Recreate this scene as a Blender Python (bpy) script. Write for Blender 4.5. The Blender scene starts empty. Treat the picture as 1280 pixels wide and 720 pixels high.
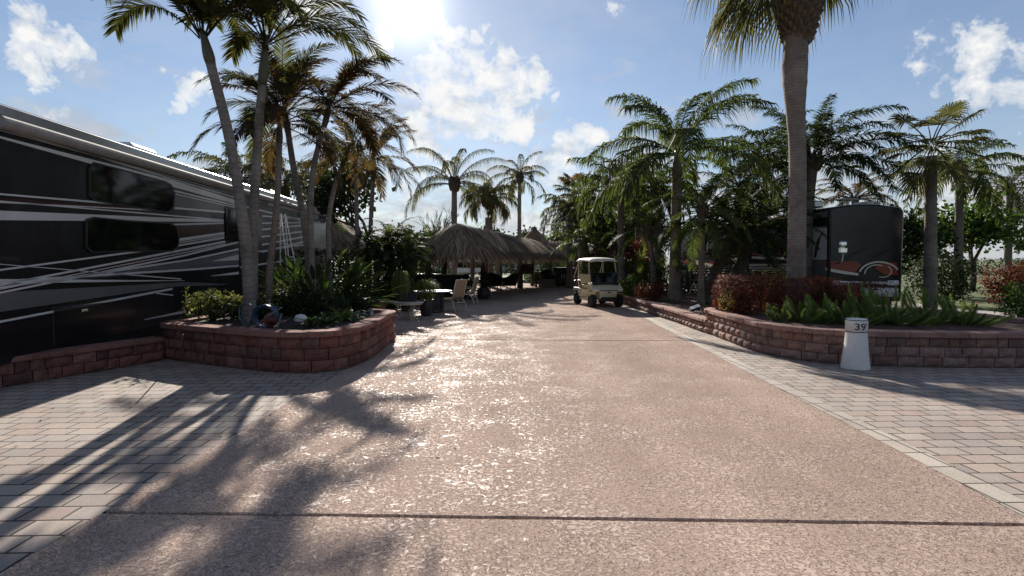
SUN_E = 4.7
EXPO = 1.02
SKY_S = 0.05
THIN = 5.6
CLD = 8.4
SKYTINT = (.82, .91, 1.03)
GLOW = 0.15
import bpy, math, random
from mathutils import Vector as V, Matrix, noise
R = math.radians
sin, cos, pi = math.sin, math.cos, math.pi
rnd = random.Random(7)
scene = bpy.context.scene
COL = scene.collection
CAMZ, PITCH, FPX = 1.7, R(2.86), 700.0
def ray(u, v):
    x, y = (u-640)/FPX, (360-v)/FPX
    return V((x, cos(PITCH)+y*sin(PITCH), -sin(PITCH)+y*cos(PITCH)))
def G(u, v, z=0.0):                      # world point where the sight line meets height z
    r = ray(u, v); t = (z-CAMZ)/r.z
    return V((r.x*t, r.y*t, z))
def D(u, v, Y):                          # world point at distance Y along the view axis
    r = ray(u, v); t = Y/r.y
    return V((r.x*t, Y, CAMZ+r.z*t))
SUN = ray(510, 2).normalized()
# ------------------------------------------------------------------ materials
MATS = {}
def nmat(name):
    m = bpy.data.materials.new(name); m.use_nodes = True
    nt = m.node_tree; nt.nodes.clear()
    out = nt.nodes.new('ShaderNodeOutputMaterial')
    MATS[name] = m
    return m, nt, out
def N(nt, t, **kw):
    n = nt.nodes.new(t)
    for k, v in kw.items():
        if k.startswith('_'): setattr(n, k[1:], v)
        else:
            key = k.replace('__', ' ')
            n.inputs[key].default_value = v
    return n
def ramp(nt, fac, stops, interp='LINEAR'):
    r = nt.nodes.new('ShaderNodeValToRGB'); e = r.color_ramp.elements
    r.color_ramp.interpolation = interp
    while len(e) > 1: e.remove(e[-1])
    e[0].position = stops[0][0]; e[0].color = (*stops[0][1], 1)
    for p, c in stops[1:]:
        x = e.new(p); x.color = (*c, 1)
    nt.links.new(fac, r.inputs[0])
    return r.outputs[0]
def g3(v): return (v, v, v)
def mixc(nt, f, a, b, typ='MIX'):
    n = nt.nodes.new('ShaderNodeMix'); n.data_type = 'RGBA'; n.blend_type = typ
    for sock, val in ((n.inputs['Factor'], f), (n.inputs['A'], a), (n.inputs['B'], b)):
        if hasattr(val, 'links'): nt.links.new(val, sock)
        elif isinstance(val, (int, float)): sock.default_value = val
        else: sock.default_value = (*val, 1)
    return n.outputs['Result']
def mth(nt, op, a, b=0.0, clamp=False):
    n = nt.nodes.new('ShaderNodeMath'); n.operation = op; n.use_clamp = clamp
    for i, val in enumerate((a, b)):
        if hasattr(val, 'links'): nt.links.new(val, n.inputs[i])
        else: n.inputs[i].default_value = val
    return n.outputs[0]
def basic(name, col, rough=.6, metal=0.0, vary=.25, nscale=6.0, bump=0.0, bscale=40.0, spec=.5, coat=0.0, stretch=None, col2=None, noisy_rough=0.0):
    m, nt, out = nmat(name)
    b = N(nt, 'ShaderNodeBsdfPrincipled', Roughness=rough, Metallic=metal)
    b.inputs['Specular IOR Level'].default_value = spec
    b.inputs['Coat Weight'].default_value = coat
    b.inputs['Coat Roughness'].default_value = .05
    tc = N(nt, 'ShaderNodeTexCoord'); src = tc.outputs['Object']
    if stretch:
        mp = N(nt, 'ShaderNodeMapping'); mp.inputs['Scale'].default_value = stretch
        nt.links.new(src, mp.inputs[0]); src = mp.outputs[0]
    n1 = N(nt, 'ShaderNodeTexNoise', Scale=nscale, Detail=6.0, Roughness=.65); nt.links.new(src, n1.inputs['Vector'])
    c2 = col2 or tuple(c*(1-vary) for c in col)
    c1 = tuple(min(1, c*(1+vary*.6)) for c in col)
    c = ramp(nt, n1.outputs['Fac'], [(.3, c2), (.7, c1)])
    nt.links.new(c, b.inputs['Base Color'])
    if noisy_rough:
        rr = mth(nt, 'MULTIPLY_ADD', n1.outputs['Fac'], noisy_rough); 
        rr.node.inputs[2].default_value = rough-noisy_rough*.5
        nt.links.new(rr, b.inputs['Roughness'])
    if bump:
        n2 = N(nt, 'ShaderNodeTexNoise', Scale=bscale, Detail=5.0, Roughness=.6); nt.links.new(src, n2.inputs['Vector'])
        bp = N(nt, 'ShaderNodeBump', Strength=bump, Distance=.02)
        nt.links.new(n2.outputs['Fac'], bp.inputs['Height']); nt.links.new(bp.outputs[0], b.inputs['Normal'])
    nt.links.new(b.outputs[0], out.inputs[0])
    return m
def leafm(name, cols, trans=.35, rough=.45, tcol=None):
    """leaf colours vary leaf by leaf; thin leaves let some light through"""
    m, nt, out = nmat(name)
    geo = N(nt, 'ShaderNodeNewGeometry')
    k = len(cols)
    c = ramp(nt, geo.outputs['Random Per Island'], [(i/max(1, k-1), cols[i]) for i in range(k)])
    b = N(nt, 'ShaderNodeBsdfPrincipled', Roughness=max(rough, .58)); b.inputs['Specular IOR Level'].default_value = .10 if 'palm' in name else .12
    nt.links.new(c, b.inputs['Base Color'])
    t = N(nt, 'ShaderNodeBsdfTranslucent')
    tc = mixc(nt, 1.0, c, tcol or (1.6, 1.7, .8), 'MULTIPLY')
    nt.links.new(tc, t.inputs[0])
    mx = N(nt, 'ShaderNodeMixShader', Fac=trans+(.10 if 'palm' in name else 0))
    nt.links.new(b.outputs[0], mx.inputs[1]); nt.links.new(t.outputs[0], mx.inputs[2])
    nt.links.new(mx.outputs[0], out.inputs[0])
    return m
# ------------------------------------------------------------------ mesh collector
class MB:
    def __init__(s): s.v = []; s.f = []; s.m = []; s.k = 0
    def add(s, vs, fs, k=None):
        o = len(s.v); s.v.extend(vs); k = s.k if k is None else k
        for f in fs: s.f.append(tuple(i+o for i in f)); s.m.append(k)
    def box(s, x0, x1, y0, y1, z0, z1, M=None, k=None):
        vs = [V((x, y, z)) for z in (z0, z1) for y in (y0, y1) for x in (x0, x1)]
        if M: vs = [M @ p for p in vs]
        s.add(vs, [(0, 2, 3, 1), (4, 5, 7, 6), (0, 1, 5, 4), (2, 6, 7, 3), (0, 4, 6, 2), (1, 3, 7, 5)], k)
    def bbox(s, x0, x1, y0, y1, z0, z1, b=.01, M=None, k=None):
        """box with chamfered edges"""
        if x0 > x1: x0, x1 = x1, x0
        if y0 > y1: y0, y1 = y1, y0
        b = min(b, (x1-x0)*.45, (y1-y0)*.45, (z1-z0)*.45)
        vs = []
        X, Y, Z = (x0, x1), (y0, y1), (z0, z1)
        idx = {}
        for i in (0, 1):
            for j in (0, 1):
                for l in (0, 1):
                    sx, sy, sz = (b, -b)[i], (b, -b)[j], (b, -b)[l]
                    for a, d in enumerate(((0, sy, sz), (sx, 0, sz), (sx, sy, 0))):
                        idx[(i, j, l, a)] = len(vs); vs.append(V((X[i]+d[0], Y[j]+d[1], Z[l]+d[2])))
        fs = []
        def q(*ks): fs.append(tuple(idx[k_] for k_ in ks))
        for i in (0, 1):
            o = [(0, 0), (1, 0), (1, 1), (0, 1)] if i else [(0, 0), (0, 1), (1, 1), (1, 0)]
            q(*[(i, a, c, 0) for a, c in o])
            o2 = o[::-1]
            q(*[(a, i, c, 1) for a, c in o2])
            q(*[(a, c, i, 2) for a, c in o])
        for i in (0, 1):
            for j in (0, 1):
                w = (i == j)
                e = [(i, j, 0, 0), (i, j, 0, 1), (i, j, 1, 1), (i, j, 1, 0)]; q(*(e if w else e[::-1]))
                e = [(i, 0, j, 0), (i, 1, j, 0), (i, 1, j, 2), (i, 0, j, 2)]; q(*(e[::-1] if not w else e))
                e = [(0, i, j, 1), (1, i, j, 1), (1, i, j, 2), (0, i, j, 2)]; q(*(e if not w else e[::-1]))
        for i in (0, 1):
            for j in (0, 1):
                for l in (0, 1):
                    e = [(i, j, l, 0), (i, j, l, 1), (i, j, l, 2)]
                    q(*(e if (i+j+l) % 2 else e[::-1]))
        if M: vs = [M @ p for p in vs]
        s.add(vs, fs, k)
    def tube(s, pts, rad, n=8, cap=True, k=None, jit=0.0, squash=1.0):
        pts = [V(p) for p in pts]
        if not hasattr(rad, '__len__'): rad = [rad]*len(pts)
        vs = []; up = None
        for i, p in enumerate(pts):
            t = (pts[min(i+1, len(pts)-1)]-pts[max(i-1, 0)]).normalized()
            if up is None:
                a = V((0, 0, 1)) if abs(t.z) < .9 else V((1, 0, 0))
                up = (a - t*a.dot(t)).normalized()
            else:
                up = (up - t*up.dot(t))
                up = up.normalized() if up.length > 1e-6 else V((1, 0, 0))
            sd = t.cross(up)
            for j in range(n):
                a = 2*pi*j/n; r = rad[i]*(1+(rnd.uniform(-jit, jit) if jit else 0))
                vs.append(p+sd*cos(a)*r+up*sin(a)*r*squash)
        fs = []
        for i in range(len(pts)-1):
            for j in range(n):
                a = i*n+j; b = i*n+(j+1) % n
                fs.append((a, b, b+n, a+n))
        if cap:
            fs.append(tuple(range(n))[::-1]); fs.append(tuple((len(pts)-1)*n+j for j in range(n)))
        s.add(vs, fs, k)
    def lathe(s, prof, n=20, M=None, c=(0, 0, 0), k=None):
        """prof: list of (r, z)"""
        vs = []; c = V(c)
        for r, z in prof:
            for j in range(n):
                a = 2*pi*j/n; vs.append(c+V((r*cos(a), r*sin(a), z)))
        fs = [(i*n+j, i*n+(j+1) % n, (i+1)*n+(j+1) % n, (i+1)*n+j) for i in range(len(prof)-1) for j in range(n)]
        if prof[0][0] > 0: fs.append(tuple(range(n))[::-1])
        if prof[-1][0] > 0: fs.append(tuple((len(prof)-1)*n+j for j in range(n)))
        if M: vs = [M @ p for p in vs]
        s.add(vs, fs, k)
    def poly(s, pts, depth=None, k=None):
        """flat polygon, or a prism when a depth vector is given"""
        pts = [V(p) for p in pts]; n = len(pts)
        if depth is None: s.add(pts, [tuple(range(n))], k); return
        d = V(depth)
        s.add(pts+[p+d for p in pts], [tuple(range(n))[::-1], tuple(range(n, 2*n))]+[(i, (i+1) % n, (i+1) % n+n, i+n) for i in range(n)], k)
    def build(s, name, mat, parent=None, smooth=False, world=True):
        if isinstance(mat, str): mat = MATS[mat]
        me = bpy.data.meshes.new(name)
        off = V(parent.location) if (parent is not None and world) else V((0, 0, 0))
        if parent is not None and world and parent.parent is not None: off = off+V(parent.parent.location)
        me.from_pydata([tuple(V(p)-off) for p in s.v], [], s.f)
        mats = mat if isinstance(mat, (list, tuple)) else [mat]
        for m in mats: me.materials.append(MATS[m] if isinstance(m, str) else m)
        if len(mats) > 1: me.polygons.foreach_set('material_index', s.m)
        if smooth: me.polygons.foreach_set('use_smooth', [True]*len(s.f))
        me.update()
        o = bpy.data.objects.new(name, me); COL.objects.link(o)
        if parent is not None: o.parent = parent
        return o
def recalc(o):
    import bmesh
    bm = bmesh.new(); bm.from_mesh(o.data); bmesh.ops.recalc_face_normals(bm, faces=bm.faces); bm.to_mesh(o.data); bm.free()
    return o
def tag(o, label=None, cat=None, group=None, kind=None):
    if label: o['label'] = label
    if cat: o['category'] = cat
    if group: o['group'] = group
    if kind: o['kind'] = kind
    return o
def thing(name, label, cat, loc=(0, 0, 0), rz=0.0, group=None):
    o = bpy.data.objects.new(name, None); COL.objects.link(o)
    o.empty_display_size = .2; o.location = loc; o.rotation_euler = (0, 0, rz)
    return tag(o, label, cat, group)
def copy_tree(o, parent=None):
    c = o.copy(); COL.objects.link(c)
    if parent is not None: c.parent = parent
    for ch in list(o.children): copy_tree(ch, c)
    return c
# ------------------------------------------------------------------ material library
def brick_mat(name, cols, mortar, bw, bh, rot, grout=.011, rough=.85, bump=.5, offset=.5, darkpatch=.25):
    m, nt, out = nmat(name)
    tc = N(nt, 'ShaderNodeTexCoord'); mp = N(nt, 'ShaderNodeMapping'); mp.inputs['Rotation'].default_value = (0, 0, rot)
    nt.links.new(tc.outputs['Object'], mp.inputs[0])
    wob = N(nt, 'ShaderNodeTexNoise', Scale=1.3, Detail=2.0); nt.links.new(mp.outputs[0], wob.inputs['Vector'])
    w2 = N(nt, 'ShaderNodeVectorMath', _operation='SCALE'); nt.links.new(wob.outputs['Color'], w2.inputs[0]); w2.inputs['Scale'].default_value = .02
    ad = N(nt, 'ShaderNodeVectorMath', _operation='ADD'); nt.links.new(mp.outputs[0], ad.inputs[0]); nt.links.new(w2.outputs[0], ad.inputs[1])
    br = N(nt, 'ShaderNodeTexBrick', Scale=1.0); br.offset = offset
    nt.links.new(ad.outputs[0], br.inputs['Vector'])
    br.inputs['Brick Width'].default_value = bw; br.inputs['Row Height'].default_value = bh
    br.inputs['Mortar Size'].default_value = grout; br.inputs['Mortar Smooth'].default_value = .5
    br.inputs['Color1'].default_value = (0, 0, 0, 1); br.inputs['Color2'].default_value = (1, 1, 1, 1); br.inputs['Mortar'].default_value = (.5, .5, .5, 1)
    k = len(cols)
    cr = ramp(nt, br.outputs['Color'], [(i/max(1, k-1), c) for i, c in enumerate(cols)])
    n1 = N(nt, 'ShaderNodeTexNoise', Scale=.9, Detail=7.0, Roughness=.7); nt.links.new(mp.outputs[0], n1.inputs['Vector'])
    n2 = N(nt, 'ShaderNodeTexNoise', Scale=70.0, Detail=6.0, Roughness=.75); nt.links.new(mp.outputs[0], n2.inputs['Vector'])
    dirt = ramp(nt, n1.outputs['Fac'], [(.35, g3(1-darkpatch)), (.65, g3(1.05))])
    c = mixc(nt, 1.0, cr, dirt, 'MULTIPLY')
    sp = ramp(nt, n2.outputs['Fac'], [(.3, g3(.72)), (.7, g3(1.15))])
    c = mixc(nt, 1.0, c, sp, 'MULTIPLY')
    c = mixc(nt, br.outputs['Fac'], c, mortar)
    b = N(nt, 'ShaderNodeBsdfPrincipled', Roughness=rough); b.inputs['Specular IOR Level'].default_value = .3
    nt.links.new(c, b.inputs['Base Color'])
    h = mth(nt, 'MULTIPLY_ADD', br.outputs['Fac'], -1.0); nt.links.new(mth(nt, 'MULTIPLY', n2.outputs['Fac'], .35), h.node.inputs[2])
    bp = N(nt, 'ShaderNodeBump', Strength=bump, Distance=.012); nt.links.new(h, bp.inputs['Height']); nt.links.new(bp.outputs[0], b.inputs['Normal'])
    nt.links.new(b.outputs[0], out.inputs[0])
    return m
PAVC = [(.30, .255, .225), (.38, .28, .235), (.42, .35, .30), (.34, .29, .26), (.45, .37, .31), (.40, .31, .26), (.36, .31, .28)]
brick_mat('paver_stone', PAVC, (.035, .028, .024), .30, .205, R(-1.72))
brick_mat('paver_border', [(.46, .40, .34), (.50, .44, .37), (.42, .35, .30)], (.05, .042, .036), .34, .21, R(88.28), offset=0.0)

def driveway_mat():
    m, nt, out = nmat('textured_concrete')
    tc = N(nt, 'ShaderNodeTexCoord'); src = tc.outputs['Object']
    n = N(nt, 'ShaderNodeTexNoise', Scale=34.0, Detail=4.0, Roughness=.55, Distortion=.5); nt.links.new(src, n.inputs['Vector'])
    big = N(nt, 'ShaderNodeTexNoise', Scale=1.6, Detail=5.0, Roughness=.6); nt.links.new(src, big.inputs['Vector'])
    thr = mth(nt, 'MULTIPLY_ADD', big.outputs['Fac'], .30); thr.node.inputs[2].default_value = -.15
    nn = mth(nt, 'ADD', n.outputs['Fac'], thr)
    isl = ramp(nt, nn, [(.5, g3(0)), (.53, g3(1))])
    # larger worn-smooth flakes
    n3 = N(nt, 'ShaderNodeTexNoise', Scale=17.0, Detail=5.0, Roughness=.6, Distortion=.8); nt.links.new(src, n3.inputs['Vector'])
    nn3 = mth(nt, 'ADD', n3.outputs['Fac'], thr)
    fl = ramp(nt, nn3, [(.60, g3(0)), (.62, g3(1))])
    fine = N(nt, 'ShaderNodeTexNoise', Scale=160.0, Detail=4.0, Roughness=.7); nt.links.new(src, fine.inputs['Vector'])
    both = mth(nt, 'MAXIMUM', isl, fl)
    base = ramp(nt, fine.outputs['Fac'], [(.3, (.40, .295, .24)), (.7, (.52, .39, .325))])
    top = ramp(nt, big.outputs['Fac'], [(.35, (.51, .38, .315)), (.65, (.57, .43, .36))])
    c = mixc(nt, both, base, top)
    ed = ramp(nt, nn, [(.455, g3(1)), (.495, g3(.52)), (.515, g3(.6)), (.545, g3(1))]); c = mixc(nt, .8, c, ed, 'MULTIPLY')
    ed3 = ramp(nt, nn3, [(.575, g3(1)), (.597, g3(.5)), (.612, g3(1))]); c = mixc(nt, .8, c, ed3, 'MULTIPLY')
    st = N(nt, 'ShaderNodeTexNoise', Scale=.35, Detail=8.0, Roughness=.65); nt.links.new(src, st.inputs['Vector'])
    c = mixc(nt, 1.0, c, ramp(nt, st.outputs['Fac'], [(.3, g3(.80)), (.62, g3(1.05))]), 'MULTIPLY')
    # faint tyre-grime lanes: broad streaks that run along the driveway
    mp = N(nt, 'ShaderNodeMapping'); mp.inputs['Scale'].default_value = (1.1, .05, 1); nt.links.new(src, mp.inputs[0])
    ln = N(nt, 'ShaderNodeTexNoise', Scale=1.0, Detail=3.0); nt.links.new(mp.outputs[0], ln.inputs['Vector'])
    c = mixc(nt, 1.0, c, ramp(nt, ln.outputs['Fac'], [(.35, g3(.9)), (.6, g3(1.03))]), 'MULTIPLY')
    sp = N(nt, 'ShaderNodeTexNoise', Scale=2.7, Detail=4.0); nt.links.new(src, sp.inputs['Vector'])
    c = mixc(nt, ramp(nt, sp.outputs['Fac'], [(.70, g3(0)), (.76, g3(.45))]), c, (.16, .115, .095))
    b = N(nt, 'ShaderNodeBsdfPrincipled'); nt.links.new(c, b.inputs['Base Color'])
    rg = mixc(nt, isl, (.85, .85, .85), (.58, .58, .58)); rg = mixc(nt, fl, rg, (.40, .40, .40)); nt.links.new(rg, b.inputs['Roughness'])
    sv = mixc(nt, isl, (0, 0, 0), (.02, .02, .02)); sv = mixc(nt, fl, sv, (.115, .115, .115)); nt.links.new(sv, b.inputs['Specular IOR Level'])
    h = mth(nt, 'MULTIPLY_ADD', both, 1.0); nt.links.new(mth(nt, 'MULTIPLY', fine.outputs['Fac'], .5), h.node.inputs[2])
    bp = N(nt, 'ShaderNodeBump', Strength=1.0, Distance=.008); nt.links.new(h, bp.inputs['Height']); nt.links.new(bp.outputs[0], b.inputs['Normal'])
    nt.links.new(b.outputs[0], out.inputs[0])
driveway_mat()
def grass_mat():
    m, nt, out = nmat('lawn_grass')
    tc = N(nt, 'ShaderNodeTexCoord')
    a = N(nt, 'ShaderNodeTexNoise', Scale=.3, Detail=8.0, Roughness=.7); nt.links.new(tc.outputs['Object'], a.inputs['Vector'])
    f = N(nt, 'ShaderNodeTexNoise', Scale=30.0, Detail=4.0); nt.links.new(tc.outputs['Object'], f.inputs['Vector'])
    c = ramp(nt, a.outputs['Fac'], [(.3, (.055, .085, .02)), (.55, (.10, .13, .035)), (.75, (.17, .16, .06))])
    c = mixc(nt, 1.0, c, ramp(nt, f.outputs['Fac'], [(.3, g3(.6)), (.7, g3(1.3))]), 'MULTIPLY')
    b = N(nt, 'ShaderNodeBsdfPrincipled', Roughness=.9); nt.links.new(c, b.inputs['Base Color'])
    bp = N(nt, 'ShaderNodeBump', Strength=.8, Distance=.04); nt.links.new(f.outputs['Fac'], bp.inputs['Height']); nt.links.new(bp.outputs[0], b.inputs['Normal'])
    nt.links.new(b.outputs[0], out.inputs[0])
grass_mat()
def block_mat(name, cols, capdirt=.45):
    m, nt, out = nmat(name)
    geo = N(nt, 'ShaderNodeNewGeometry'); tc = N(nt, 'ShaderNodeTexCoord')
    k = len(cols)
    c = ramp(nt, geo.outputs['Random Per Island'], [(i/max(1, k-1), q) for i, q in enumerate(cols)])
    a = N(nt, 'ShaderNodeTexNoise', Scale=5.0, Detail=9.0, Roughness=.7); nt.links.new(tc.outputs['Object'], a.inputs['Vector'])
    f = N(nt, 'ShaderNodeTexNoise', Scale=38.0, Detail=7.0, Roughness=.7); nt.links.new(tc.outputs['Object'], f.inputs['Vector'])
    c = mixc(nt, 1.0, c, ramp(nt, a.outputs['Fac'], [(.3, g3(1-capdirt)), (.7, g3(1.15))]), 'MULTIPLY')
    c = mixc(nt, 1.0, c, ramp(nt, f.outputs['Fac'], [(.3, g3(.65)), (.7, g3(1.25))]), 'MULTIPLY')
    b = N(nt, 'ShaderNodeBsdfPrincipled', Roughness=.9); b.inputs['Specular IOR Level'].default_value = .25
    nt.links.new(c, b.inputs['Base Color'])
    h = mth(nt, 'ADD', a.outputs['Fac'], mth(nt, 'MULTIPLY', f.outputs['Fac'], .6))
    bp = N(nt, 'ShaderNodeBump', Strength=.9, Distance=.03); nt.links.new(h, bp.inputs['Height']); nt.links.new(bp.outputs[0], b.inputs['Normal'])
    nt.links.new(b.outputs[0], out.inputs[0])
block_mat('red_wall_block', [(.17, .065, .05), (.29, .12, .095), (.21, .09, .07), (.33, .16, .125), (.14, .07, .058), (.24, .13, .105)])
block_mat('red_cap_block', [(.30, .14, .11), (.34, .17, .14), (.28, .13, .105)])
block_mat('rose_wall_block', [(.30, .17, .135), (.42, .26, .215), (.24, .135, .11), (.36, .24, .21), (.22, .15, .135), (.33, .18, .14)])
block_mat('rose_cap_block', [(.38, .22, .18), (.42, .25, .21), (.36, .21, .175)])
basic('mulch', (.075, .035, .024), .95, vary=.6, nscale=26, bump=1.0, bscale=36)
leafm('mulch_chip', [(.08, .036, .026), (.16, .075, .052), (.26, .13, .095), (.11, .05, .036)], 0.0, .9)
basic('dark_soil', (.03, .022, .017), .95, vary=.5, nscale=20, bump=1.0, bscale=40)
basic('dark_joint', (.018, .015, .013), .95, bump=.8)
def trunk_mat(name, c1, c2, ring=9.0, rs=.22):
    m, nt, out = nmat(name)
    tc = N(nt, 'ShaderNodeTexCoord')
    mp = N(nt, 'ShaderNodeMapping'); mp.inputs['Scale'].default_value = (1, 1, 1); nt.links.new(tc.outputs['Object'], mp.inputs[0])
    w = N(nt, 'ShaderNodeTexWave', Scale=ring*.34, Distortion=4.5, Detail=4.0); w.bands_direction = 'Z'; w.inputs['Detail Scale'].default_value = 2.0
    nt.links.new(mp.outputs[0], w.inputs['Vector'])
    n1 = N(nt, 'ShaderNodeTexNoise', Scale=3.0, Detail=9.0, Roughness=.7); nt.links.new(tc.outputs['Object'], n1.inputs['Vector'])
    n2 = N(nt, 'ShaderNodeTexNoise', Scale=45.0, Detail=5.0, Roughness=.7); nt.links.new(tc.outputs['Object'], n2.inputs['Vector'])
    big = N(nt, 'ShaderNodeTexNoise', Scale=1.1, Detail=4.0); nt.links.new(tc.outputs['Object'], big.inputs['Vector'])
    c = ramp(nt, mth(nt, 'ADD', mth(nt, 'MULTIPLY', n1.outputs['Fac'], .6), mth(nt, 'MULTIPLY', big.outputs['Fac'], .4)), [(.38, c1), (.60, c2)])
    c = mixc(nt, 1.0, c, ramp(nt, w.outputs['Fac'], [(.0, g3(.80)), (.22, g3(1.0)), (1.0, g3(1.04))]), 'MULTIPLY')
    c = mixc(nt, 1.0, c, ramp(nt, n2.outputs['Fac'], [(.3, g3(.75)), (.7, g3(1.15))]), 'MULTIPLY')
    b = N(nt, 'ShaderNodeBsdfPrincipled', Roughness=.9); b.inputs['Specular IOR Level'].default_value = .2
    nt.links.new(c, b.inputs['Base Color'])
    h = mth(nt, 'ADD', mth(nt, 'MULTIPLY', w.outputs['Fac'], rs), mth(nt, 'MULTIPLY', n2.outputs['Fac'], .5))
    bp = N(nt, 'ShaderNodeBump', Strength=.8, Distance=.03); nt.links.new(h, bp.inputs['Height']); nt.links.new(bp.outputs[0], b.inputs['Normal'])
    nt.links.new(b.outputs[0], out.inputs[0])
trunk_mat('grey_ringed_bark', (.13, .11, .095), (.30, .265, .235), 9)
trunk_mat('tan_palm_bark', (.15, .115, .095), (.29, .245, .21), 14)
trunk_mat('dark_bark', (.05, .04, .03), (.12, .095, .075), 6)
trunk_mat('mid_palm_bark', (.12, .10, .08), (.24, .20, .17), 10)
basic('palm_boot', (.14, .10, .07), .95, vary=.6, nscale=14, bump=1, bscale=20)
basic('green_shaft', (.085, .08, .05), .5, vary=.3, nscale=5)
leafm('olive_palm_leaf', [(.035, .042, .02), (.065, .065, .03), (.05, .05, .025), (.09, .075, .038)], .38, .6)
leafm('bronze_palm_leaf', [(.055, .036, .024), (.08, .045, .032), (.045, .045, .024), (.10, .05, .036)], .36, .6)
leafm('green_palm_leaf', [(.035, .048, .02), (.06, .078, .028), (.045, .058, .024), (.095, .11, .042)], .36, .6)
leafm('dark_palm_leaf', [(.018, .028, .012), (.03, .042, .016), (.025, .034, .014), (.045, .055, .022)], .25, .65)
leafm('grey_palm_leaf', [(.06, .06, .035), (.09, .085, .05), (.05, .055, .03), (.12, .10, .065)], .3, .65)
leafm('dead_palm_leaf', [(.07, .045, .028), (.13, .085, .05), (.05, .032, .022)], .2, .7)
leafm('dark_leaf', [(.014, .024, .009), (.024, .036, .012), (.018, .028, .011)], .2, .35)
leafm('green_leaf', [(.035, .065, .018), (.06, .10, .028), (.09, .13, .04), (.03, .05, .015)], .35, .3)
leafm('variegated_leaf', [(.025, .035, .012), (.06, .068, .024), (.24, .23, .11), (.03, .042, .016), (.11, .11, .045), (.025, .033, .013), (.42, .40, .24)], .28, .35)
leafm('red_leaf', [(.075, .028, .02), (.11, .042, .028), (.055, .022, .016), (.17, .085, .045), (.09, .03, .022)], .3, .4, (1.8, .9, .6))
leafm('yellow_leaf', [(.22, .20, .06), (.30, .24, .09), (.16, .15, .05)], .35, .4)
leafm('paddle_leaf', [(.020, .034, .014), (.028, .046, .018), (.05, .075, .026), (.022, .033, .016)], .3, .4)
leafm('fern_needle', [(.13, .18, .065), (.18, .24, .085), (.25, .31, .13)], .5, .5)
leafm('sword_fern', [(.08, .12, .03), (.12, .16, .045), (.16, .18, .05)], .4, .5)
leafm('pale_drooping_leaf', [(.07, .09, .035), (.14, .17, .06), (.20, .22, .09)], .4, .5)
leafm('thatch_straw', [(.15, .105, .072), (.26, .185, .125), (.42, .33, .24), (.18, .12, .08), (.075, .052, .035), (.31, .19, .11), (.22, .13, .075)], .12, .85, (1.1, .95, .8))
basic('thatch_under', (.09, .07, .05), .95, vary=.5, nscale=10, bump=1)
basic('weathered_post', (.10, .08, .062), .9, vary=.4, nscale=9, bump=.8, stretch=(1, 1, .15))
basic('rv_black_paint', (.014, .014, .017), .25, vary=.2, nscale=1.2, coat=.15, spec=.35, noisy_rough=.08)
basic('rv_maroon_paint', (.05, .010, .012), .25, vary=.2, nscale=1.5, coat=.15, spec=.35)
basic('rv_grey_paint', (.14, .14, .145), .3, vary=.15, nscale=1.5, coat=.15, spec=.35)
basic('rv_silver_paint', (.66, .66, .65), .3, vary=.1, nscale=2, coat=.3)
basic('rv_white_paint', (.72, .71, .69), .3, vary=.06, nscale=2, coat=.3)
basic('rv_cream_paint', (.58, .52, .43), .3, vary=.08, nscale=2, coat=.4)
basic('rv_red_paint', (.22, .022, .014), .28, vary=.25, nscale=1.5, coat=.2)
basic('awning_fabric', (.33, .31, .30), .8, vary=.2, nscale=5, bump=.2)
basic('tinted_glass', (.005, .007, .007), .06, vary=.3, nscale=1.5, spec=.28, coat=0)
basic('chrome', (.75, .76, .78), .12, metal=1.0, vary=.05)
basic('aluminium', (.62, .62, .62), .35, metal=.9, vary=.1)
basic('black_plastic', (.02, .02, .02), .5, vary=.3)
basic('rubber', (.02, .019, .018), .85, vary=.3, bump=.4)
basic('curtain_grey', (.6, .6, .6), .8, vary=.15, nscale=3, stretch=(6, 6, 1))
basic('white_rim', (.7, .69, .66), .4, vary=.1)
basic('cart_cream', (.62, .54, .38), .35, vary=.08, nscale=3, coat=.3)
basic('cart_roof', (.80, .76, .66), .4, vary=.08, nscale=3)
basic('cart_seat', (.50, .42, .28), .6, vary=.1)
basic('tan_sling', (.45, .29, .17), .75, vary=.12, nscale=60, bump=.3, bscale=200)
basic('cream_metal', (.62, .55, .44), .45, vary=.1)
basic('dark_metal', (.035, .034, .035), .45, vary=.3, metal=.3)
basic('dark_wicker', (.035, .026, .02), .7, vary=.5, nscale=50, bump=1, bscale=90)
basic('table_tile', (.52, .47, .38), .25, vary=.35, nscale=12)
basic('white_table_top', (.68, .70, .69), .25, vary=.08)
basic('dark_pot', (.03, .03, .035), .35, vary=.3)
basic('terracotta_pot', (.20, .09, .06), .8, vary=.25, bump=.3)
basic('marker_white', (.72, .71, .69), .75, vary=.12, nscale=4, bump=.35, bscale=60)
basic('marker_black', (.015, .015, .015), .5)
basic('hose_blue', (.025, .055, .10), .4, vary=.15)
basic('hose_green', (.06, .09, .085), .4, vary=.15)
basic('hose_grey', (.18, .17, .16), .45, vary=.15)
basic('reel_red', (.11, .022, .022), .5, vary=.25)
basic('stucco_wall', (.55, .50, .43), .85, vary=.1, nscale=2, bump=.3)
basic('house_roof', (.16, .10, .08), .85, vary=.3, nscale=8, bump=.5)
basic('stone_grey', (.30, .285, .265), .85, vary=.35, nscale=6, bump=.9, bscale=22)
basic('cabinet_black', (.018, .018, .02), .55, vary=.3, nscale=3)
basic('counter_top', (.42, .39, .35), .25, vary=.35, nscale=40)
basic('concrete_pad', (.34, .31, .28), .85, vary=.2, nscale=3, bump=.4, bscale=50)
basic('asphalt', (.055, .052, .05), .9, vary=.25, nscale=3, bump=.6, bscale=90)
basic('white_paint', (.75, .74, .72), .5, vary=.06)
basic('lamp_lens', (.75, .76, .74), .1, vary=.05)
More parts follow.
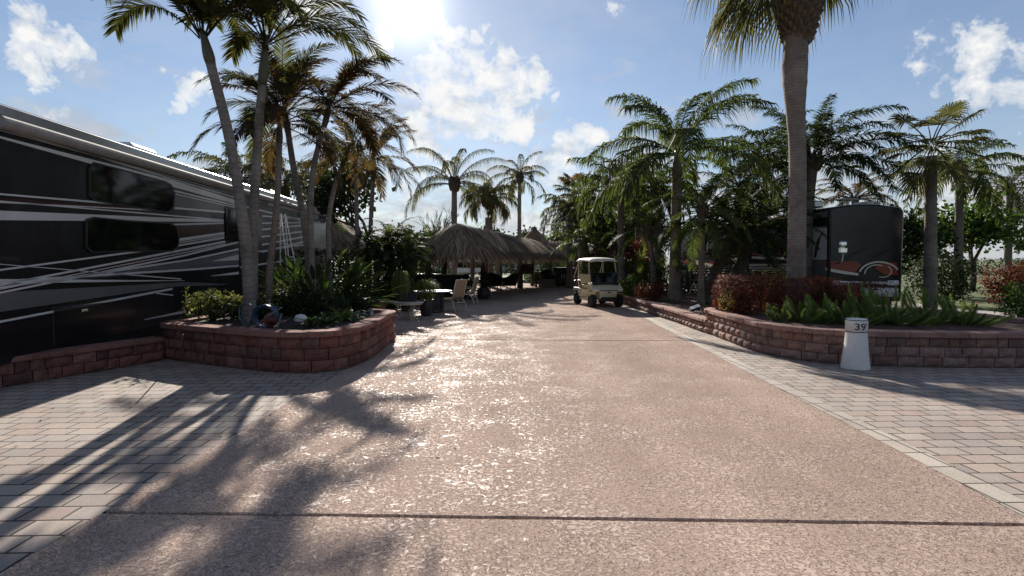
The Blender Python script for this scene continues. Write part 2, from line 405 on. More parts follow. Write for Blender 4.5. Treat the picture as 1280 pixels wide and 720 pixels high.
basic('bare_twig', (.16, .12, .10), .9, vary=.3)
# ------------------------------------------------------------------ plants
def spline(pts, n):
    """Catmull-Rom through pts"""
    pts = [V(p) for p in pts]
    if len(pts) == 2: return [pts[0].lerp(pts[1], i/n) for i in range(n+1)]
    P = [pts[0]*2-pts[1]]+pts+[pts[-1]*2-pts[-2]]
    out = []; m = len(pts)-1
    for i in range(n+1):
        t = i/n*m; j = min(int(t), m-1); f = t-j
        a, b, c, d = P[j:j+4]
        out.append(.5*((2*b)+(-a+c)*f+(2*a-5*b+4*c-d)*f*f+(-a+3*b-3*c+d)*f**3))
    return out
def frond(mb, base, az, el, L, droop, nl, ll, lw, hang=.3, plume=.15, twist=0.0, fwd=.55, rr=.018, s0=.16, sag=1.25, r=rnd):
    n = 12; pts = [V(base)]; ds = []
    for i in range(n):
        s = i/(n-1)
        e = el-droop*s**sag; a = az+twist*s
        d = V((cos(e)*cos(a), cos(e)*sin(a), sin(e))); ds.append(d)
        pts.append(pts[-1]+d*(L/n))
    mb.tube(pts, [rr*(1-.85*i/n) for i in range(n+1)], 3, cap=False)
    for i in range(nl):
        s = s0+(1-s0)*(i+.5)/nl; t = s*n; j = min(int(t), n-1); f = t-j
        P = pts[j].lerp(pts[j+1], f); T = ds[min(j, n-1)]
        S = T.cross(V((0, 0, 1)))
        S = S.normalized() if S.length > 1e-3 else V((1, 0, 0))
        Nn = S.cross(T)
        prof = min(1.0, .35+2.2*(s-s0))*(1.0-.62*max(0, s-.45)/.55)
        for sg in (-1, 1):
            l = ll*prof*r.uniform(.82, 1.12)
            v = r.uniform(-1, 1)*plume+.10
            fw = fwd+s*.5+r.uniform(-.12, .12)
            dr = (S*sg+T*fw+Nn*v).normalized()
            W = (T-dr*T.dot(dr)).normalized()*(lw*.5)
            if plume > .3: W = (W+Nn*r.uniform(-1, 1)*lw*.4)
            hg = hang*r.uniform(.7, 1.3)
            m1 = P+dr*(l*.45)+V((0, 0, -hg*l*.12)); e1 = P+dr*(l*(1-.25*min(1, hg)))+V((0, 0, -hg*l*.75))
            mb.add([P-W*.6, P+W*.6, m1+W, m1-W, e1], [(0, 1, 2, 3), (3, 2, 4)])
def crown(mb, c, nf, L, el=(-.2, 1.3), droop=1.2, nl=42, ll=.6, lw=.035, hang=.3, plume=.15, az0=0, azs=None, seed=1, rr=.018, sag=1.25, fwd=.55, jl=.15, r0=.05):
    r = random.Random(seed)
    for i in range(nf):
        a = az0+i*2.39996+r.uniform(-.25, .25) if azs is None else azs[i % len(azs)]+r.uniform(-.2, .2)
        k = (i+.5)/nf
        e = el[1]+(el[0]-el[1])*k+r.uniform(-.12, .12)
        b = V(c)+V((cos(a)*r0, sin(a)*r0, -k*.12))
        frond(mb, b, a, e, L*r.uniform(1-jl, 1+jl), droop*r.uniform(.8, 1.2), nl, ll, lw, hang, plume, r.uniform(-.35, .35), fwd, rr, sag=sag, r=r)
def fan_leaf(mb, base, az, el, pl, fl, nseg=26, spread=2.2, droopy=.5, w=.05, r=rnd, rr=.014, pdroop=.35):
    pts = [V(base)]
    for i in range(5):
        e = el-pdroop*(i/4)
        d = V((cos(e)*cos(az), cos(e)*sin(az), sin(e))); pts.append(pts[-1]+d*pl/5)
    mb.tube(pts, [rr*1.3, rr*1.2, rr, rr, rr*.8, rr*.6], 3, cap=False)
    T = d; S = T.cross(V((0, 0, 1))).normalized(); Nn = S.cross(T); P = pts[-1]
    for i in range(nseg):
        a = (i/(nseg-1)-.5)*2*spread
        dr = (T*cos(a)+S*sin(a)+Nn*(.15+.1*r.random())).normalized()
        l = fl*(.72+.28*cos(a*.6))*r.uniform(.9, 1.08)
        W = dr.cross(Nn).normalized()*w*.5
        Wt = Nn*w*.25
        m1 = P+dr*l*.5+V((0, 0, -droopy*l*.06)); m2 = P+dr*l*.8+V((0, 0, -droopy*l*.3)); e1 = P+dr*l*.92+V((0, 0, -droopy*l*.75))
        mb.add([P, m1-W+Wt, m1-Wt, m1+W+Wt, m2-W*.6, m2+W*.6, e1], [(0, 2, 1), (0, 3, 2), (1, 2, 5, 4), (2, 3, 5), (4, 5, 6)])
def trunk(root, name, pts, r0, r1, mat, flare=1.35, n=14, segs=22, bumps=.03, kids=True):
    P = spline(pts, segs); rad = []
    for i in range(segs+1):
        s = i/segs; r_ = r0+(r1-r0)*s
        r_ *= 1+(flare-1)*max(0, 1-s*7)**1.5
        r_ *= 1+rnd.uniform(-bumps, bumps)
        rad.append(r_)
    mb = MB(); mb.tube(P, rad, n)
    return mb.build(name, mat, root, smooth=True)
def palm(name, label, base, top, mid=None, r0=.16, r1=.11, bark='grey_ringed_bark', leaf='green_palm_leaf', shaft=0.0, shaftm='green_shaft', cat='palm tree', group=None, ball=0.0, flare=1.35, crown_off=(0, 0, 0), **kw):
    base, top = V(base), V(top)
    root = thing(name, label, cat, base, 0, group)
    pts = [base]+[V(m) for m in (mid or [])]+[top]
    trunk(root, 'trunk', pts, r0, r1, bark, flare)
    d = (top-pts[-2]).normalized()
    c = top+V(crown_off)
    if shaft:
        mb = MB(); P = [top-d*.02+d*(shaft*i/6) for i in range(7)]
        mb.tube(P, [r1*q for q in (1.02, 1.18, 1.15, 1.0, .85, .7, .5)], 12); mb.build('crownshaft', shaftm, root, smooth=True)
        c = top+d*shaft*.93+V(crown_off)
    if ball:
        mb = MB()
        r = random.Random(5)
        for i in range(70):
            a = i*2.4; z = -ball*1.1+2.0*ball*i/70; rr_ = r1+ball*.35*(1-abs(z+.2*ball)/(1.3*ball))
            q = c+V((cos(a)*rr_, sin(a)*rr_, z)); o = V((cos(a), sin(a), 1.4)).normalized()
            mb.tube([q-o*.05, q+o*ball*.35], [ball*.16, ball*.06], 4)
        mb.tube([c+V((0, 0, -ball*1.3)), c+V((0, 0, -ball*.4)), c+V((0, 0, ball*.6))], [r1, r1+ball*.38, r1*.5], 10)
        mb.build('leaf_boots', 'palm_boot', root)
    mb = MB(); crown(mb, c, **kw); mb.build('crown', leaf, root)
    return root
def leafcard(mb, p, n, s, r, asp=.5):
    """small pointed leaf folded along its middle"""
    n = n.normalized()
    t = n.cross(V((r.uniform(-1, 1), r.uniform(-1, 1), r.uniform(-1, 1))))
    if t.length < 1e-3: return
    t.normalize(); b = n.cross(t)
    w = s*asp*.5
    mb.add([p, p+t*s*.45+b*w+n*s*.06, p+t*s, p+t*s*.45-b*w+n*s*.06], [(0, 1, 2), (0, 2, 3)])
def foliage(mb, c, rad, n, s, seed=1, shell=.55, box=False, lump=.25, asp=.5, clump=0, floor=None):
    """leaves spread through an uneven volume, thinning out at the surface"""
    r = random.Random(seed); c = V(c); k = 0; tries = 0
    while k < n and tries < n*12:
        tries += 1
        d = V((r.uniform(-1, 1), r.uniform(-1, 1), r.uniform(-1, 1)))
        if box:
            m = max(abs(d.x), abs(d.y), abs(d.z))
            if m < shell and r.random() < .75: continue
            q = V((d.x*rad[0], d.y*rad[1], d.z*rad[2]))
            q *= 1+lump*.35*noise.noise((c+q)*2.2)
        else:
            l = d.length
            if l > 1 or l < 1e-3 or (l < shell and r.random() < .8): continue
            u = d/l
            amp = 1+lump*noise.noise(u*1.7+c*.37)+lump*.7*noise.noise(u*4.1+c)
            q = V((d.x*rad[0], d.y*rad[1], d.z*rad[2]))*amp
        if noise.noise((c+q)*(2.2/max(.35, min(rad)))) < -.22 and r.random() < .85: continue
        p = c+q
        if floor is not None and p.z < floor: continue
        nn = V((d.x, d.y, d.z+.5))+V((r.uniform(-1, 1), r.uniform(-1, 1), r.uniform(-1, 1)))*.9
        if clump:
            for _ in range(clump):
                leafcard(mb, p, nn+V((r.uniform(-1, 1), r.uniform(-1, 1), r.uniform(-1, 1)))*.8, s*r.uniform(.7, 1.2), r, asp)
        else: leafcard(mb, p, nn, s*r.uniform(.6, 1.3), r, asp)
        k += 1
def stems(mb, base, c, rad, n, r0=.012, seed=2):
    r = random.Random(seed)
    for i in range(n):
        a = r.uniform(0, 2*pi); q = r.uniform(.3, .85)
        e = V(c)+V((cos(a)*rad[0]*q, sin(a)*rad[1]*q, r.uniform(-.2, .7)*rad[2]))
        b = V(base)+V((cos(a)*.06*i/n, sin(a)*.06*i/n, 0)); m = b.lerp(e, .5)+V((0, 0, .1*rad[2]))
        mb.tube([b, m, e], [r0, r0*.7, r0*.3], 5)
def shrub(name, label, base, rad, n, s, leaf, cat='shrub', group=None, seed=1, box=False, zoff=None, asp=.5, clump=0, lump=.3, shell=.5, nst=14, sr=.012):
    base = V(base); root = thing(name, label, cat, base, 0, group)
    c = base+V((0, 0, zoff if zoff is not None else rad[2]*.95))
    mb = MB(); foliage(mb, c, rad, n, s, seed, shell, box, lump, asp, clump, floor=base.z+.01); mb.build('foliage', leaf, root)
    mb = MB(); stems(mb, base, c, rad, nst, sr, seed); mb.build('stems', 'dark_bark', root)
    return root
def branch(mb, p, d, L, r, depth, rn, tips, spread=.6, k=3, grav=.05):
    pts = [p]; q = p; dd = d.normalized()
    for i in range(3):
        dd = (dd+V((rn.uniform(-1, 1), rn.uniform(-1, 1), rn.uniform(-.3, .6)))*.16).normalized()
        q = q+dd*L/3; pts.append(q)
    mb.tube(pts, [r, r*.88, r*.76, r*.62], 6 if depth > 1 else 4, cap=False)
    if depth == 0: tips.append((q, dd)); return
    for i in range(k):
        a = rn.uniform(0, 2*pi); s = dd.cross(V((cos(a), sin(a), .3)))
        s = s.normalized() if s.length > .01 else V((1, 0, 0))
        branch(mb, pts[rn.choice((2, 3, 3))], dd+s*spread*rn.uniform(.6, 1.3)+V((0, 0, grav)), L*rn.uniform(.6, .8), r*.58, depth-1, rn, tips, spread, k, grav)
def broadleaf(name, label, base, h, r0, leaf, ls, per, depth=3, spread=.7, seed=1, cat='tree', cr=.8, k=3, first=.35, bark='dark_bark', asp=.6, group=None, grav=.1):
    base = V(base); root = thing(name, label, cat, base, 0, group); rn = random.Random(seed)
    mb = MB(); tips = []
    branch(mb, base, V((rn.uniform(-.08, .08), rn.uniform(-.08, .08), 1)), h*first, r0, depth, rn, tips, spread, k, grav)
    mb.build('trunk', bark, root, smooth=True)
    if leaf:
        mb = MB()
        for q, d in tips:
            for j in range(per):
                o = V((rn.gauss(0, 1), rn.gauss(0, 1), rn.gauss(0, .7)))*cr*.5
                leafcard(mb, q+o, V((rn.uniform(-1, 1), rn.uniform(-1, 1), rn.uniform(-.2, 1.2))), ls*rn.uniform(.6, 1.3), rn, asp)
        mb.build('crown', leaf, root)
    return root
def paddle(mb, base, az, el, pl, ll, w, droop=.6, r=rnd, kst=None):
    """long stalk with a broad folded blade (bird-of-paradise leaf)"""
    pts = [V(base)]; a = az; n = 6; d = None
    for i in range(n):
        e = el-droop*.35*(i/n); d = V((cos(e)*cos(a), cos(e)*sin(a), sin(e))); pts.append(pts[-1]+d*pl/n)
    (kst or mb).tube(pts, [.016, .014, .012, .011, .01, .009, .008], 5, cap=False)
    P = pts[-1]; m = 7; rows = []
    for i in range(m+1):
        s = i/m; e = el-droop*(.35+.75*s)
        d = V((cos(e)*cos(a), cos(e)*sin(a), sin(e)))
        S = d.cross(V((0, 0, 1))).normalized(); Nn = S.cross(d)
        ww = w*.5*(sin(pi*min(1, (s*.92+.06)))**.6)*(1 if s < .98 else .1)
        rows.append((P.copy(), P+S*ww+Nn*ww*.45, P-S*ww+Nn*ww*.45)); P = P+d*ll/m
    vs = [p for rw in rows for p in rw]
    fs = []
    for i in range(m):
        o = i*3; fs += [(o, o+1, o+4, o+3), (o, o+3, o+5, o+2)]
    mb.add(vs, fs)
def plume(mb, base, az, el, L, rad, nn, r, curl=.5):
    """foxtail fern plume: needles packed round a curved spine"""
    pts = [V(base)]; n = 8
    for i in range(n):
        e = el+curl*(i/n)*(1 if el < .9 else .1); d = V((cos(e)*cos(az), cos(e)*sin(az), sin(e))); pts.append(pts[-1]+d*L/n)
    mb.tube(pts, [.006]*9, 4, cap=False)
    for i in range(nn):
        s = .12+.88*(i+.5)/nn; t = s*n; j = min(int(t), n-1); P = pts[j].lerp(pts[j+1], t-j); T = (pts[j+1]-pts[j]).normalized()
        q = V((r.uniform(-1, 1), r.uniform(-1, 1), r.uniform(-1, 1))); q = (q-T*q.dot(T)).normalized()
        rr_ = rad*min(1, 3*s)*(1-max(0, s-.72)/.28*.8)+.004
        dr = (q+T*.6).normalized(); l = rr_*1.3
        W = T.cross(q)*.0045
        mb.add([P-W, P+W, P+dr*l], [(0, 1, 2)])
def foxtail(label, base, n, L, seed, group, els=(.1, 1.4)):
    root = thing('foxtail_fern', label, 'fern', base, 0, group); r = random.Random(seed); mb = MB()
    for i in range(n):
        az = i*2.4+r.uniform(-.3, .3); e = els[0]+(els[1]-els[0])*((i*.618) % 1)
        plume(mb, V(base)+V((cos(az), sin(az), 0))*.06, az, e, L*r.uniform(.7, 1.15), .060*r.uniform(.8, 1.2), 760, r, .5)
    mb.build('plumes', 'fern_needle', root); return root
def straps(label, name, base, n, L, w, leaf, seed, cat='plant', el=(.3, 1.3), droop=1.3, group=None):
    """strap-leaved plant: arching narrow leaves"""
    root = thing(name, label, cat, base, 0, group); r = random.Random(seed); mb = MB()
    for i in range(n):
        az = i*2.4+r.uniform(-.4, .4); e0 = r.uniform(*el); l = L*r.uniform(.6, 1.15); P = V(base)+V((cos(az), sin(az), 0))*.04
        m = 6; vs = []
        for j in range(m+1):
            s = j/m; e = e0-droop*s**1.2; d = V((cos(e)*cos(az), cos(e)*sin(az), sin(e))); S = V((-sin(az), cos(az), 0))*w*.5*(sin(pi*(.12+.86*s))**.7)
            vs += [P-S+V((0, 0, w*.15)), P+V((0, 0, 0)), P+S+V((0, 0, w*.15))]; P = P+d*l/m
        fs = []
        for j in range(m):
            o = j*3; fs += [(o, o+1, o+4, o+3), (o+1, o+2, o+5, o+4)]
        mb.add(vs, fs)
    mb.build('leaves', leaf, root); return root
# ------------------------------------------------------------------ block walls
def resample(path, closed=False):
    P = [V((p[0], p[1], 0)) for p in path]
    S = spline(P, len(P)*8) if not closed else P
    return S
def at_len(S, cum, d):
    d = max(0, min(d, cum[-1]-1e-6)); lo = 0
    for i in range(len(cum)-1):
        if cum[i+1] >= d: lo = i; break
    f = (d-cum[lo])/max(1e-9, cum[lo+1]-cum[lo]); p = S[lo].lerp(S[lo+1], f); t = (S[lo+1]-S[lo]).normalized()
    return p, t
def block_wall(mb, S, z0, hs, lens, depth, seed, out=1, batter=.01, gap=.014, rough=.014):
    """courses of split-face blocks that follow the path S (outer face on the side 'out')"""
    r = random.Random(seed); cum = [0]
    for i in range(1, len(S)): cum.append(cum[-1]+(S[i]-S[i-1]).length)
    z = z0
    for ci, h in enumerate(hs):
        d = -r.uniform(0, lens[0])
        while d < cum[-1]:
            l = r.uniform(*lens) if r.random() > .25 else lens[0]*.75
            a, b = max(0, d+gap*.5), min(cum[-1], d+l-gap*.5)
            d += l
            if b-a < .05: continue
            nx = max(2, int((b-a)/.07)); nz = 3
            inset = ci*batter+r.uniform(0, .008)
            ring = []
            for iz in range(nz+1):
                row = []
                for ix in range(nx+1):
                    p, t = at_len(S, cum, a+(b-a)*ix/nx); nrm = V((t.y, -t.x, 0))*out
                    edge = (ix in (0, nx)) or (iz in (0, nz))
                    o = -inset+(-.022 if edge else rough*(r.random()*1.4))
                    row.append(p+nrm*o+V((0, 0, z+.004+(h-.008)*iz/nz)))
                ring.append(row)
            vs = [q for row in ring for q in row]; nc = nx+1
            fs = [(i*nc+j, i*nc+j+1, (i+1)*nc+j+1, (i+1)*nc+j) for i in range(nz) for j in range(nx)]
            if out < 0: fs = [f[::-1] for f in fs]
            # back edge
            o = len(vs)
            for row in (ring[0], ring[-1]):
                for ix in range(nx+1):
                    p, t = at_len(S, cum, a+(b-a)*ix/nx); nrm = V((t.y, -t.x, 0))*out
                    vs.append(V((p.x, p.y, row[ix].z))-nrm*(depth+inset*0))
            top = nz*nc
            fs += [(top+j, top+j+1, o+nc+j+1, o+nc+j) for j in range(nx)]
            fs += [(j+1, j, o+j, o+j+1) for j in range(nx)]
            fs += [(0, nc, 2*nc, 3*nc, o+nc, o), (nx, o+nx, o+nc+nx, 3*nc+nx, 2*nc+nx, nc+nx)]
            mb.add(vs, fs)
        z += h
    return z
def cap_wall(mb, S, z, h, width, over, lens, seed, out=1, gap=.006):
    r = random.Random(seed); cum = [0]
    for i in range(1, len(S)): cum.append(cum[-1]+(S[i]-S[i-1]).length)
    d = 0
    while d < cum[-1]:
        l = r.uniform(*lens); a, b = d+gap*.5, min(cum[-1], d+l-gap*.5); d += l
        if b-a < .06: continue
        nx = max(2, int((b-a)/.1)); rows = []
        dz = r.uniform(-.003, .003)
        for ix in range(nx+1):
            p, t = at_len(S, cum, a+(b-a)*ix/nx); nrm = V((t.y, -t.x, 0))*out; j = r.uniform(-.006, .006)
            e = .012
            rows.append([p+nrm*(over+j-.006)+V((0, 0, z)), p+nrm*(over+j)+V((0, 0, z+e)), p+nrm*(over+j)+V((0, 0, z+h-e+dz)), p+nrm*(over+j-.014)+V((0, 0, z+h+dz)),
                         p+nrm*(over-width)+V((0, 0, z+h+dz)), p+nrm*(over-width)+V((0, 0, z))])
        vs = [q for rw in rows for q in rw]; k = 6
        fs = [(i*k+j, (i+1)*k+j, (i+1)*k+(j+1) % k, i*k+(j+1) % k) for i in range(nx) for j in range(k)]
        fs += [tuple(range(k)), tuple(nx*k+j for j in range(k))[::-1]]
        if out < 0: fs = [f[::-1] for f in fs]
        mb.add(vs, fs)
def planter(label, S, hs, caph, lens, depth, wallm, capm, seed, out, bed, bedz, bedm, caplens=(.35, .6), name='raised_planter', capw=.3, batter=.01):
    c = S[len(S)//2]; root = thing(name, label, 'planter' if bed else 'wall', (c.x, c.y, 0))
    mb = MB(); z = block_wall(mb, S, 0, hs, lens, depth, seed, out, batter); mb.build('wall', wallm, root)
    mb = MB(); cap_wall(mb, S, z, caph, capw, .02, caplens, seed+1, out); recalc(mb.build('cap', capm, root))
    if bed:
        # bed surface: fan mesh with a gentle mound
        cx = sum(p.x for p in bed)/len(bed); cy = sum(p.y for p in bed)/len(bed); vs = [V((cx, cy, bedz+.06))]; fs = []
        n = len(bed); K = 8
        for k in range(1, K+1):
            for p in bed:
                q = V((cx, cy, 0)).lerp(V((p.x, p.y, 0)), k/K); q.z = bedz+.06*(1-(k/K)**2)+.025*noise.noise(q*3); vs.append(q)
        for i in range(n): fs.append((0, 1+i, 1+(i+1) % n))
        for k in range(K-1):
            for i in range(n):
                a = 1+k*n+i; b = 1+k*n+(i+1) % n; fs.append((a, a+n, b+n, b))
        mb = MB(); mb.add(vs, fs); mb.build('planting_bed', bedm, root, smooth=True)
    return root, z+caph
# ------------------------------------------------------------------ camera, sun, sky
cam = bpy.data.objects.new('camera', bpy.data.cameras.new('camera')); COL.objects.link(cam)
cam.location = (0, 0, CAMZ); cam.rotation_euler = (pi/2-PITCH, 0, 0)
cam.data.sensor_width = 36; cam.data.lens = FPX/1280*36; cam.data.clip_end = 20000; cam.data.clip_start = .05
scene.camera = cam
sl = bpy.data.lights.new('sun', 'SUN'); sl.energy = SUN_E; sl.angle = R(.55); sl.color = (1.0, .93, .83)
so = bpy.data.objects.new('sun', sl); COL.objects.link(so); so.rotation_euler = SUN.to_track_quat('Z', 'Y').to_euler(); so.location = (0, 0, 30)
scene.view_settings.view_transform = 'Standard'; scene.view_settings.look = 'None'
scene.view_settings.exposure = EXPO; scene.view_settings.gamma = 1
scene.cycles.max_bounces = 6; scene.cycles.transparent_max_bounces = 8; scene.cycles.use_denoising = True
scene.cycles.sample_clamp_indirect = 6
def make_world():
    w = bpy.data.worlds.new('World'); scene.world = w; w.use_nodes = True; nt = w.node_tree; nt.nodes.clear()
    out = nt.nodes.new('ShaderNodeOutputWorld'); bg = nt.nodes.new('ShaderNodeBackground'); bg.inputs[1].default_value = SKY_S
    sky = nt.nodes.new('ShaderNodeTexSky'); sky.sky_type = 'NISHITA'; sky.sun_disc = False
    sky.sun_elevation = math.asin(SUN.z); sky.sun_rotation = math.atan2(SUN.x, SUN.y)
    sky.air_density = 1.0; sky.dust_density = .2; sky.ozone_density = 2.0; sky.altitude = 0
    tc = nt.nodes.new('ShaderNodeTexCoord'); gen = tc.outputs['Generated']
    sp = nt.nodes.new('ShaderNodeSeparateXYZ'); nt.links.new(gen, sp.inputs[0])
    zz = mth(nt, 'ADD', mth(nt, 'MAXIMUM', sp.outputs[2], 0.0), .16)
    cb = nt.nodes.new('ShaderNodeCombineXYZ')
    nt.links.new(mth(nt, 'DIVIDE', sp.outputs[0], zz), cb.inputs[0]); nt.links.new(mth(nt, 'DIVIDE', sp.outputs[1], zz), cb.inputs[1])
    wn = N(nt, 'ShaderNodeTexNoise', Scale=9.0, Detail=5.0, Roughness=.6); nt.links.new(gen, wn.inputs['Vector'])
    ws = N(nt, 'ShaderNodeVectorMath', _operation='MULTIPLY_ADD'); nt.links.new(wn.outputs['Color'], ws.inputs[0]); ws.inputs[1].default_value = (.16, .16, .16); ws.inputs[2].default_value = (-.08, -.08, -.08)
    wa = N(nt, 'ShaderNodeVectorMath', _operation='ADD'); nt.links.new(gen, wa.inputs[0]); nt.links.new(ws.outputs[0], wa.inputs[1])
    wv = N(nt, 'ShaderNodeVectorMath', _operation='NORMALIZE'); nt.links.new(wa.outputs[0], wv.inputs[0])
    def dotn(c, src=None):
        d = N(nt, 'ShaderNodeVectorMath', _operation='DOT_PRODUCT'); nt.links.new(src or gen, d.inputs[0]); d.inputs[1].default_value = tuple(c); return d.outputs['Value']
    def blob(u, v, r, soft=1.0, amp=1.0):
        a0 = math.atan(r*1.5/760*soft); a1 = math.atan(r*.2/760)
        mr = nt.nodes.new('ShaderNodeMapRange'); mr.interpolation_type = 'SMOOTHSTEP'
        mr.inputs['From Min'].default_value = cos(a0); mr.inputs['From Max'].default_value = cos(a1); mr.inputs['To Max'].default_value = amp
        nt.links.new(dotn(ray(u, v).normalized(), wv.outputs[0]), mr.inputs['Value']); return mr.outputs[0]
    m = None
    for b in [(540, 95, 42), (580, 105, 50), (625, 118, 50), (668, 112, 34), (562, 62, 22), (596, 56, 14), (585, 145, 26), (640, 148, 30), (478, 50, 17), (470, 60, 14),
              (730, 178, 22), (528, 158, 26), (545, 170, 20), (505, 110, 16), (395, 8, 30), (240, 116, 16, 1, .7), (262, 118, 14, 1, .7), (775, 5, 18, 1, .6), (560, 205, 30, 1, .6), (700, 215, 40, 1, .5),
              (655, 265, 60, 1, .5), (480, 250, 60, 1, .5), (60, 60, 30), (95, 75, 24), (1190, 90, 40, 1, .8), (1240, 110, 36, 1, .8), (40, 150, 20, 1, .6), (1200, 230, 40, 1, .6)]:
        o = blob(*b); m = o if m is None else mth(nt, 'MAXIMUM', m, o)
    n1 = N(nt, 'ShaderNodeTexNoise', Scale=11.0, Detail=9.0, Roughness=.62, Distortion=.25); nt.links.new(gen, n1.inputs['Vector'])
    n1.inputs['Scale'].default_value = 24.0
    d = mth(nt, 'ADD', mth(nt, 'MULTIPLY', m, .27), n1.outputs['Fac'])
    cum = ramp(nt, d, [(.62, g3(0)), (.70, g3(.55)), (.85, g3(1))])
    cum = mth(nt, 'MULTIPLY', cum, mth(nt, 'MINIMUM', mth(nt, 'MULTIPLY', m, 3.0), 1.0))
    # thin high cloud, streaked, and a broken bank near the horizon
    n2 = N(nt, 'ShaderNodeTexNoise', Scale=.75, Detail=10.0, Roughness=.6, Distortion=.6); nt.links.new(cb.outputs[0], n2.inputs['Vector'])
    ci = ramp(nt, n2.outputs['Fac'], [(.40, g3(0.05)), (.72, g3(.6))])
    mpn = N(nt, 'ShaderNodeMapping'); mpn.inputs['Scale'].default_value = (7, 7, 17); nt.links.new(gen, mpn.inputs[0])
    n3 = N(nt, 'ShaderNodeTexNoise', Scale=1.0, Detail=9.0, Roughness=.6, Distortion=.3); nt.links.new(mpn.outputs[0], n3.inputs['Vector'])
    lowm = nt.nodes.new('ShaderNodeMapRange'); lowm.inputs['From Min'].default_value = .36; lowm.inputs['From Max'].default_value = .02
    lowm.inputs['To Max'].default_value = .36; nt.links.new(sp.outputs[2], lowm.inputs['Value'])
    low = ramp(nt, mth(nt, 'ADD', n3.outputs['Fac'], lowm.outputs[0]), [(.60, g3(0)), (.80, g3(.9))])
    vm = nt.nodes.new('ShaderNodeMapRange'); vm.inputs['From Min'].default_value = .55; vm.inputs['From Max'].default_value = .0; vm.inputs['To Max'].default_value = .5
    nt.links.new(sp.outputs[2], vm.inputs['Value'])
    a = mth(nt, 'MAXIMUM', mth(nt, 'MAXIMUM', ci, low), vm.outputs[0])
    sh = N(nt, 'ShaderNodeTexNoise', Scale=9.0, Detail=6.0, Roughness=.6); nt.links.new(mpn.outputs[0], sh.inputs['Vector']); sh.inputs['Scale'].default_value = 1.8
    hz = ramp(nt, sh.outputs['Fac'], [(.35, tuple(c*THIN for c in (.86, .95, 1.08))), (.65, tuple(c*THIN for c in (1.10, 1.13, 1.18)))])
    cl = ramp(nt, mth(nt, 'ADD', sh.outputs['Fac'], mth(nt, 'MULTIPLY', cum, .12)), [(.38, tuple(c*CLD for c in (.74, .80, .88))), (.62, tuple(c*CLD for c in (1.12, 1.12, 1.10)))])
    tint = mixc(nt, 1.0, sky.outputs[0], SKYTINT, 'MULTIPLY')
    # cap the sky's own glow so the blue holds its colour away from the sun
    c1 = mixc(nt, a, tint, hz)
    c2 = mixc(nt, cum, c1, cl)
    # the sun seen through thin vapour
    sd = mth(nt, 'MAXIMUM', dotn(SUN), 0.0)
    g = mth(nt, 'ADD', mth(nt, 'MULTIPLY', mth(nt, 'POWER', sd, 900.0), 60.0), mth(nt, 'ADD', mth(nt, 'MULTIPLY', mth(nt, 'POWER', sd, 260.0), 12.0), 0.0))
    gc = N(nt, 'ShaderNodeVectorMath', _operation='SCALE'); gc.inputs[0].default_value = (1.0, .97, .92); nt.links.new(mth(nt, 'MULTIPLY', g, GLOW), gc.inputs['Scale'])
    ad = N(nt, 'ShaderNodeVectorMath', _operation='ADD'); nt.links.new(c2, ad.inputs[0]); nt.links.new(gc.outputs[0], ad.inputs[1])
    nt.links.new(ad.outputs[0], bg.inputs[0]); nt.links.new(bg.outputs[0], out.inputs[0])
make_world()
# ------------------------------------------------------------------ ground
def lineX(a, b):
    k = (b.x-a.x)/(b.y-a.y); return lambda y: a.x+k*(y-a.y)
XL = lineX(G(160, 622), G(431, 462)); XR = lineX(G(1120, 562), G(806, 398))
TW = .030                                     # the driveway's own direction against the view axis
def struct(mb, name, mat, kind='structure'):
    o = mb.build(name, mat); o['kind'] = kind; return o
mb = MB(); S_ = 4000; mb.poly([(-S_, -S_, -.06), (S_, -S_, -.06), (S_, S_, -.06), (-S_, S_, -.06)]); struct(mb, 'lawn', 'lawn_grass')
mb = MB(); mb.poly([(-13, -6, -.045), (16, -6, -.045), (16, 40, -.045), (-13, 40, -.045)]); struct(mb, 'bedding_ground', 'dark_joint')
def slab(mb, pts, z0=-.07, z1=0.0, seg=.12, jit=.004, ch=.007):
    """cast slab with slightly ragged edges"""
    P = []
    for i in range(len(pts)):
        a, b = V((*pts[i], 0)), V((*pts[(i+1) % len(pts)], 0)); n = max(1, int((b-a).length/seg))
        for j in range(n): 
            q = a.lerp(b, j/n); q += V((rnd.uniform(-jit, jit), rnd.uniform(-jit, jit), 0)); P.append(q)
    c = sum(P, V())/len(P); n = len(P)
    lo = [V((p.x, p.y, z0)) for p in P]; mi = [V((p.x, p.y, z1-ch)) for p in P]
    hi = [V((p.x, p.y, z1))+(c-p).normalized()*ch for p in P]
    mb.add(lo+mi+hi, [(i, (i+1) % n, n+(i+1) % n, n+i) for i in range(n)]+[(n+i, n+(i+1) % n, 2*n+(i+1) % n, 2*n+i) for i in range(n)]+[tuple(2*n+i for i in range(n))])
mb = MB(); js = [-4.2, 3.62, 11.85, 20.2, 28.6, 34.5, 40.3]
g_ = .018
for a, b in zip(js[:-1], js[1:]):
    # joints run square to the driveway
    yy = lambda x, y: y-x*TW
    aL, aR = V((XL(a), yy(XL(a), a)+g_, 0)), V((XR(a), yy(XR(a), a)+g_, 0)); bL, bR = V((XL(b), yy(XL(b), b)-g_, 0)), V((XR(b), yy(XR(b), b)-g_, 0))
    slab(mb, [(aL.x, aL.y), (aR.x, aR.y), (bR.x, bR.y), (bL.x, bL.y)])
struct(mb, 'driveway', 'textured_concrete')
mb = MB()
for a, b in ((12.7, 20.2), (20.2, 28.6), (28.6, 34.5), (34.5, 40.3)):
    slab(mb, [(-8.2, a+g_), (XL(a)-.02, a+.1+g_), (XL(b)-.02, b+.1-g_), (-8.2, b-g_)])
